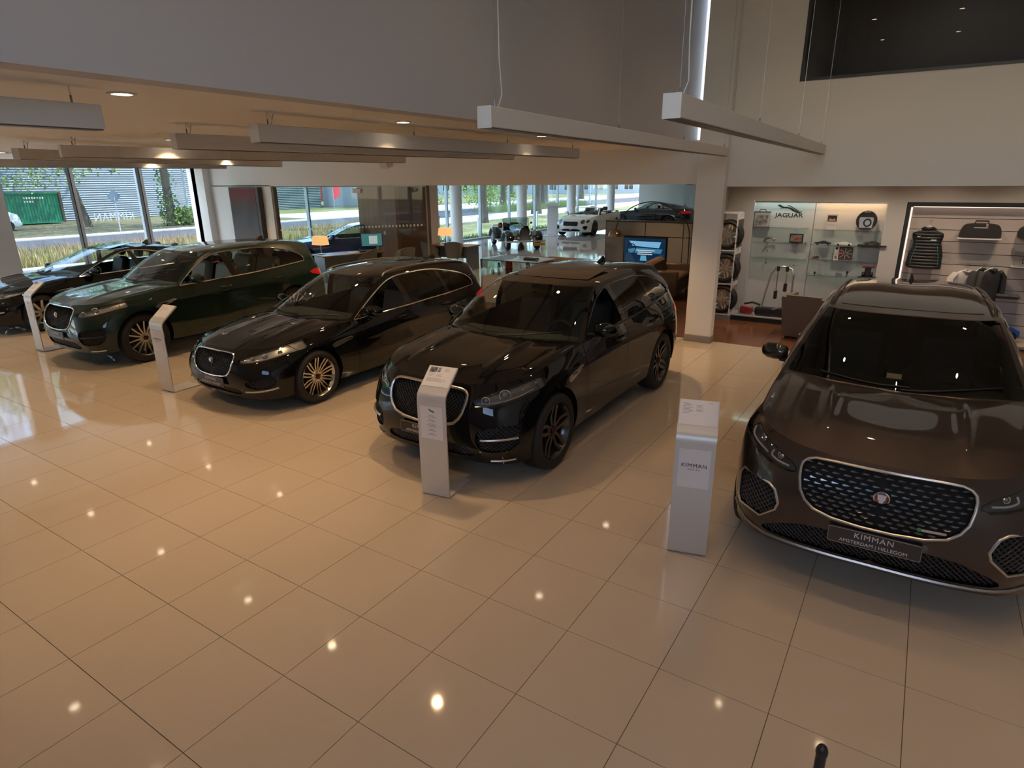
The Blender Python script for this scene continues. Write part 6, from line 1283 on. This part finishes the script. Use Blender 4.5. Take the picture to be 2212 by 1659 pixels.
ob('planting_strip', blades(5000,-12.9,-12.0,18,38,.10,.35,-.12,4,.5,.02), mat('plantgreen',(0.14,0.24,0.04),.7), kind='stuff', label='low bright green planting directly outside the far glass front', cat='plants')
def leafcloud(c, r, n, seed, size=.16):
    q = np.random.RandomState(seed); d = q.normal(size=(n,3)); d /= np.linalg.norm(d,axis=1)[:,None]; rad = q.uniform(.45,1,n)[:,None]**.5
    k = q.randint(0,9,n); cen = q.uniform(-.55,.55,(9,3)); P = np.array(c)+(cen[k]+d*rad*.5)*np.array(r)
    u = q.normal(size=(n,3)); u /= np.linalg.norm(u,axis=1)[:,None]; v = np.cross(u,q.normal(size=(n,3))); v /= np.linalg.norm(v,axis=1)[:,None]; s = size*q.uniform(.6,1.3,n)[:,None]
    V = np.stack([P-u*s,P+v*s*.5,P+u*s,P-v*s*.5],1).reshape(-1,3); return V, [(4*i,4*i+1,4*i+2,4*i+3) for i in range(n)]
LEAFS = [mat('leaf_a',(0.10,0.19,0.03),.6), mat('leaf_b',(0.16,0.25,0.05),.6), mat('leaf_c',(0.07,0.14,0.03),.6)]
BARK = mat('bark',(0.075,0.060,0.045),.9,noise=(4.0,(0.12,0.10,0.075),(1,1,.2)))
def tree(x, y, r, h, label, crown, seed, leaf=1, ivy=False, lean=(0,0), n=7000, size=.13):
    t = thing('tree', (x,y,-.16), label, 'tree')
    pts = [(lean[0]*u, lean[1]*u, h*u) for u in np.linspace(0,1,7)]
    ob('trunk', tube(pts, [r*1.5,r*1.05,r,r*.95,r*.9,r*.8,r*.55], 12), BARK, t, 60)
    for k in range(4):
        a = seed+k*1.7; ob('branch', tube([(lean[0]*.8,lean[1]*.8,h*.78),(lean[0]+1.2*math.cos(a),lean[1]+1.2*math.sin(a),h*1.0),(lean[0]+2.6*math.cos(a),lean[1]+2.6*math.sin(a),h*1.12)],[r*.4,r*.25,r*.1],6), BARK, t, 60)
    ob('foliage', leafcloud((lean[0],lean[1],h+crown[2]*.45), crown, n, seed, size), LEAFS[leaf], t)
    if ivy: ob('ivy', leafcloud((0,0,2.0),(r*3.2,r*3.2,4.2),900,seed+5,.11), LEAFS[0], t)
tree(-43.0,20.6,.17,6.0,'dark leaning street tree behind the first window mullion',(9,9,7),3,1,lean=(-1.2,-.6),n=11000)
tree(-38.3,23.9,.27,6.0,'ivy covered street tree in the third left window pane',(8,8,6),11,1,ivy=True,n=9000)
tree(-38.5,14.0,.30,5.6,'street tree whose leaves hang into the first window pane',(7,8,4.6),17,0,n=9000)
tree(-22.3,47.1,.34,7.0,'thick tree trunk right of the second round column',(10,10,6),5,1,n=9000)
tree(-36.0,72.5,.30,7.5,'slim tree trunk further behind the thick trunk',(10,10,6),6,0,n=7000); tree(-36.2,62.8,.32,6.5,'tree trunk with shrubs left of the second round column',(11,11,7),8,1,n=9000)
tree(-56.0,95.0,.50,8.0,'distant tree behind the roadster',(13,13,8),9,2,n=5000,size=.25); tree(-37.8,86.4,.32,7.5,'distant tree between the white convertible and the third column',(11,11,7),10,1,n=6000,size=.2)
tree(-47,62,.30,6.5,'leafy tree above the far street left of the roadster',(11,11,7),12,1,n=6000,size=.2); tree(-28,58,.26,6.8,'lawn tree shading the grass behind the glass front',(9,9,6),21,1,n=6000,size=.2); tree(-20,36,.22,6.8,'tree close to the glass front shading the lawn',(8,8,5.5),22,0,n=7000)
tree(-23,-4,.35,4.8,'street tree beyond the left picture edge, reflected in the floor',(8,9,7),51,1,n=9000,size=.16); tree(-22,-13,.35,4.8,'second street tree beyond the left picture edge',(8,9,7),52,0,n=7000,size=.16); tree(-27,3.5,.32,4.6,'third street tree beyond the left picture edge, nearest the windows',(6.5,6.5,6),53,1,n=7000,size=.16)
def bush(x, y, r, label, seed): t = thing('shrub', (x,y,-.16), label, 'shrub'); ob('stem', cyl((0,0,0),(0,0,.5),.05,n=6), BARK, t); ob('foliage', leafcloud((0,0,r*.7),(r*1.6,r*1.6,r*1.5),900,seed,.16), LEAFS[1], t)
bush(-37.5,62.0,1.8,'leafy shrub at the foot of the tree left of the second column',31); bush(-45,60,1.2,'small shrub across the lawn left of the roadster',32); bush(-30.5,24.6,1.2,'green shrub seen through the glass near the parked trucks',33); bush(-38.0,24.6,.8,'yellow green shrub at the foot of the ivy tree',34)
for k in range(7): bush(-42-7*k,70+7*k+(k%2)*4,2.6+.3*k,'green shrub number %s in the hedge across the far street'%('one two three four five six seven'.split()[k]),40+k)
def post(x, y, h, r, label, m): t = thing('lamp_post', (x,y,-.16), label, 'post'); ob('pole', cyl((0,0,0),(0,0,h),r,r*.7,10), m, t, 60); ob('foot', cyl((0,0,0),(0,0,.4),r*1.3,n=10), m, t, 60); ob('luminaire', box(-.6,.1,-.12,.12,h,h+.12,.03), m, t)
PG = mat('post_grey',(0.42,0.45,0.48),.5); post(-25.2,15.2,7,.10,'light grey lamp post beside the second window mullion',PG); post(-39.5,25.9,7,.10,'white lamp post right of the ivy tree',PG); post(-28.4,70,7,.12,'light lamp post above the white convertible',PG)
sg = thing('road_sign', (-35.0,18.75,-.16), 'small diamond road sign on a thin pole across the street', 'sign'); ob('pole', cyl((0,0,0),(0,0,2.1),.03,n=8), PG, sg); ob('plate', mv(box(-.02,.02,-.28,.28,-.28,.28),(0,0,2.15),rx=PI/4), mat('sign_grey',(.13,.17,.21),.5), sg)
# corrugated warehouse
WB = thing('warehouse', (-53,10,-.16), 'long warehouse clad in pale horizontal corrugated sheet', 'building')
prof = []
for k in range(46): z = k*.18; prof += [(0.0,z),(0.05,z+.045),(0.05,z+.09),(0.0,z+.135)]
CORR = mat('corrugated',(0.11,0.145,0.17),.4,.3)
for k, (y0, y1) in enumerate(((-45,-20),(-20,5),(5,26.2),(26.4,40))): ob('cladding', loft([[(a,y0,z) for a,z in prof],[(a,y1,z) for a,z in prof]], False, False), CORR if k != 2 else mat('corrugated_lit',(0.24,0.29,0.37),.35,.3), WB)  # one stretch gets a brighter copy: the light on it is painted in
ob('wall_core', box(-14,-.05,-45,40,0,8.3), mat('core_grey',(.35,.37,.38),.8), WB); ob('roof_edge', box(-14.2,.15,-45.2,40.2,8.3,8.6), PG, WB)
ob('downpipe', cyl((.15,33.6,0),(.15,33.6,8.2),.10,n=8), mat('pipe_dark',(.06,.06,.07),.5), WB); ob('door_panel', box(.05,.09,26.4,30.6,0,4.2), mat('cladding_door',(.36,.40,.42),.4,.3), WB)
ct = thing('shipping_container', (-50.6,19.0,-.16), 'green shipping container in front of the warehouse', 'container')
GRN = mat('container_green',(0.012,0.16,0.085),.55,noise=(1.5,(0.02,0.22,0.12)))
pc = []
for k in range(44): y = -6+k*.2; pc += [(y,0),(y+.05,-.04),(y+.10,-.04),(y+.15,0)]
ob('side_wall', loft([[(1.22+a,y,.2) for y,a in pc],[(1.22+a,y,2.2) for y,a in pc]], False, False), GRN, ct); ob('core', box(-1.2,1.16,-6,2.78,.15,2.25), GRN, ct); ob('top_rail', box(1.15,1.27,-6,2.8,2.2,2.32), GRN, ct); ob('bottom_rail', box(1.15,1.27,-6,2.8,.1,.22), GRN, ct); ob('corner_post', box(1.12,1.28,2.68,2.84,.1,2.32), mat('rust',(.10,.07,.05),.7), ct)
for k in range(12): ob('stencil_mark', box(1.262,1.272,.35+.17*(k if k < 8 else k-8),.45+.17*(k if k < 8 else k-8),(1.86 if k < 8 else 1.60),(1.98 if k < 8 else 1.72)), mat('stencil',(.6,.65,.6),.6), ct)
vn = thing('white_van', (-44.2,14.35,-.16), 'white delivery van parked in front of the green container', 'van', .08)
def vsec(y, w_, z0, z1, ins): return [(-w_,y,z0),(w_,y,z0),(w_,y,z0+(z1-z0)*.5),(w_-ins,y,z1),(-(w_-ins),y,z1),(-w_,y,z0+(z1-z0)*.5)]
VW_ = mat('van_white',(.75,.77,.79),.25,coat=.6)
# nose points to +y
ob('body', loft([vsec(-2.6,.92,.35,1.9,.12),vsec(-2.5,.95,.28,1.95,.12),vsec(.9,.95,.28,1.95,.14),vsec(1.05,.95,.28,1.90,.16),vsec(1.75,.94,.28,1.22,.06),vsec(2.25,.90,.28,1.02,.06),vsec(2.4,.80,.34,.80,.06)]), VW_, vn, 30)
ob('windscreen', loft([[(-.74,1.12,1.84),(.74,1.12,1.84),(.82,1.72,1.27),(-.82,1.72,1.27)],[(-.74,1.15,1.86),(.74,1.15,1.86),(.82,1.75,1.29),(-.82,1.75,1.29)]]), mat('van_glass',(.02,.03,.04),.05,coat=1), vn); ob('side_window', box(.86,.955,.3,1.0,1.25,1.75,.01), mat('van_glass'), vn); ob('bumper', box(-.85,.85,2.3,2.46,.32,.52,.03), VW_, vn); ob('grille', box(-.5,.5,2.33,2.41,.62,.74,.01), MB(), vn); ob('number_plate', box(-.26,.26,2.455,2.465,.38,.49), mat('plate_yellow'), vn)
ob('door_mirror', box(.95,1.15,1.35,1.45,1.15,1.40,.04), VW_, vn)
for s in (-1,1): ob('headlight', box(s*.72-.14,s*.72+.14,2.20,2.37,.68,.86,.03), mat('lens_clear'), vn)
for y in (-1.6,1.6):
    for s in (-1,1): ob('wheel', cyl((s*.74,y,.33),(s*.96,y,.33),.33,n=20), mat('rubber'), vn, 50)
# trucks and sheds seen through the desks' windows
def truck(x, y, rz, label, boxm):
    t = thing('truck', (x,y,-.16), label, 'truck', rz)
    ob('cab', loft([[(-1.2,0,.5),(1.2,0,.5),(1.2,0,1.6),(1.1,.35,2.9),(-1.1,.35,2.9),(-1.2,0,1.6)],[(-1.2,1.9,.5),(1.2,1.9,.5),(1.2,1.9,1.6),(1.15,1.9,3.0),(-1.15,1.9,3.0),(-1.2,1.9,1.6)]]), VW_, t); ob('windscreen', box(-1.0,1.0,-.01,.30,1.65,2.45,.05), mat('van_glass'), t); ob('cargo_box', box(-1.25,1.25,2.1,8.0,1.0,3.7,.03), boxm, t); ob('bumper', box(-1.2,1.2,-.12,.05,.45,.85,.04), MB(), t); ob('number_plate', box(-.26,.26,-.13,-.12,.55,.66), mat('plate_yellow'), t)
    for y_ in (1.0,6.5):
        for s in (-1,1): ob('wheel', cyl((s*.9,y_,.5),(s*1.2,y_,.5),.5,n=18), mat('rubber'), t, 50)
truck(-62.0,51.5,.75,'white truck parked left behind the glass partition',VW_); truck(-59.6,52.8,.75,'white truck parked second behind the glass partition',VW_)
rs = thing('red_shed', (-78,62,-.16), 'red industrial building behind the parked trucks', 'building', .7); ob('walls', box(-14,10,0,9,0,6), mat('shed_red',(.28,.03,.03),.6), rs); ob('roof', box(-14.3,10.3,-.3,9.3,6,6.4), PG, rs); ob('roller_door', box(-4,0,-.05,0,0,4), mat('shed_grey',(.35,.36,.38),.5), rs)
gs = thing('grey_shed', (-52.5,52.5,-.16), 'grey panelled shed right of the parked trucks', 'building', .7); ob('walls', box(-2,9,0,7,0,5), mat('shed_grey'), gs); ob('roof', box(-2.3,9.3,-.3,7.3,5,5.3), PG, gs)
for k in range(5): ob('wall_panel', box(-1.8+k*2.1,.1+k*2.1,-.06,0,.1,4.8), mat('shed_panel',(.28,.29,.32),.5), gs)
ps = thing('red_banner', (-47.5,47.0,-.16), 'red beach flag banner standing in front of the grey shed', 'banner', .6); ob('pole', cyl((0,0,0),(0,0,4),.03,n=6), PG, ps); ob('cloth', prism([(0,1.0),(.7,1.4),(.8,3.4),(.4,4.0),(0,4.0)],-.01,.01) and facing(prism([(0,1.0),(.7,1.4),(.8,3.4),(.4,4.0),(0,4.0)],-.01,.01),(0,0,0)), mat('banner_red',(.75,.02,.03),.6), ps)
# house row across the lawn
hs = thing('office_row', (-68,112,-.16), 'low office building with dark windows across the far lawn', 'building', .62)
ob('walls', box(-30,40,0,10,0,7), mat('office_wall',(.30,.36,.42),.6), hs); ob('roof', box(-30.5,40.5,-.5,10.5,7,7.4), PG, hs)
for k in range(22):
    for j in range(2):
        w_ = ob('window', box(-29+k*3.15,-27+k*3.15,-.06,0,.7+j*3.2,2.7+j*3.2), mat('win_frame',(.55,.58,.6),.5), hs); ob('pane', box(-28.9+k*3.15,-28.05+k*3.15,-.09,-.06,.8+j*3.2,2.6+j*3.2), mat('van_glass'), w_); ob('pane', box(-27.95+k*3.15,-27.1+k*3.15,-.09,-.06,.8+j*3.2,2.6+j*3.2), mat('van_glass'), w_)
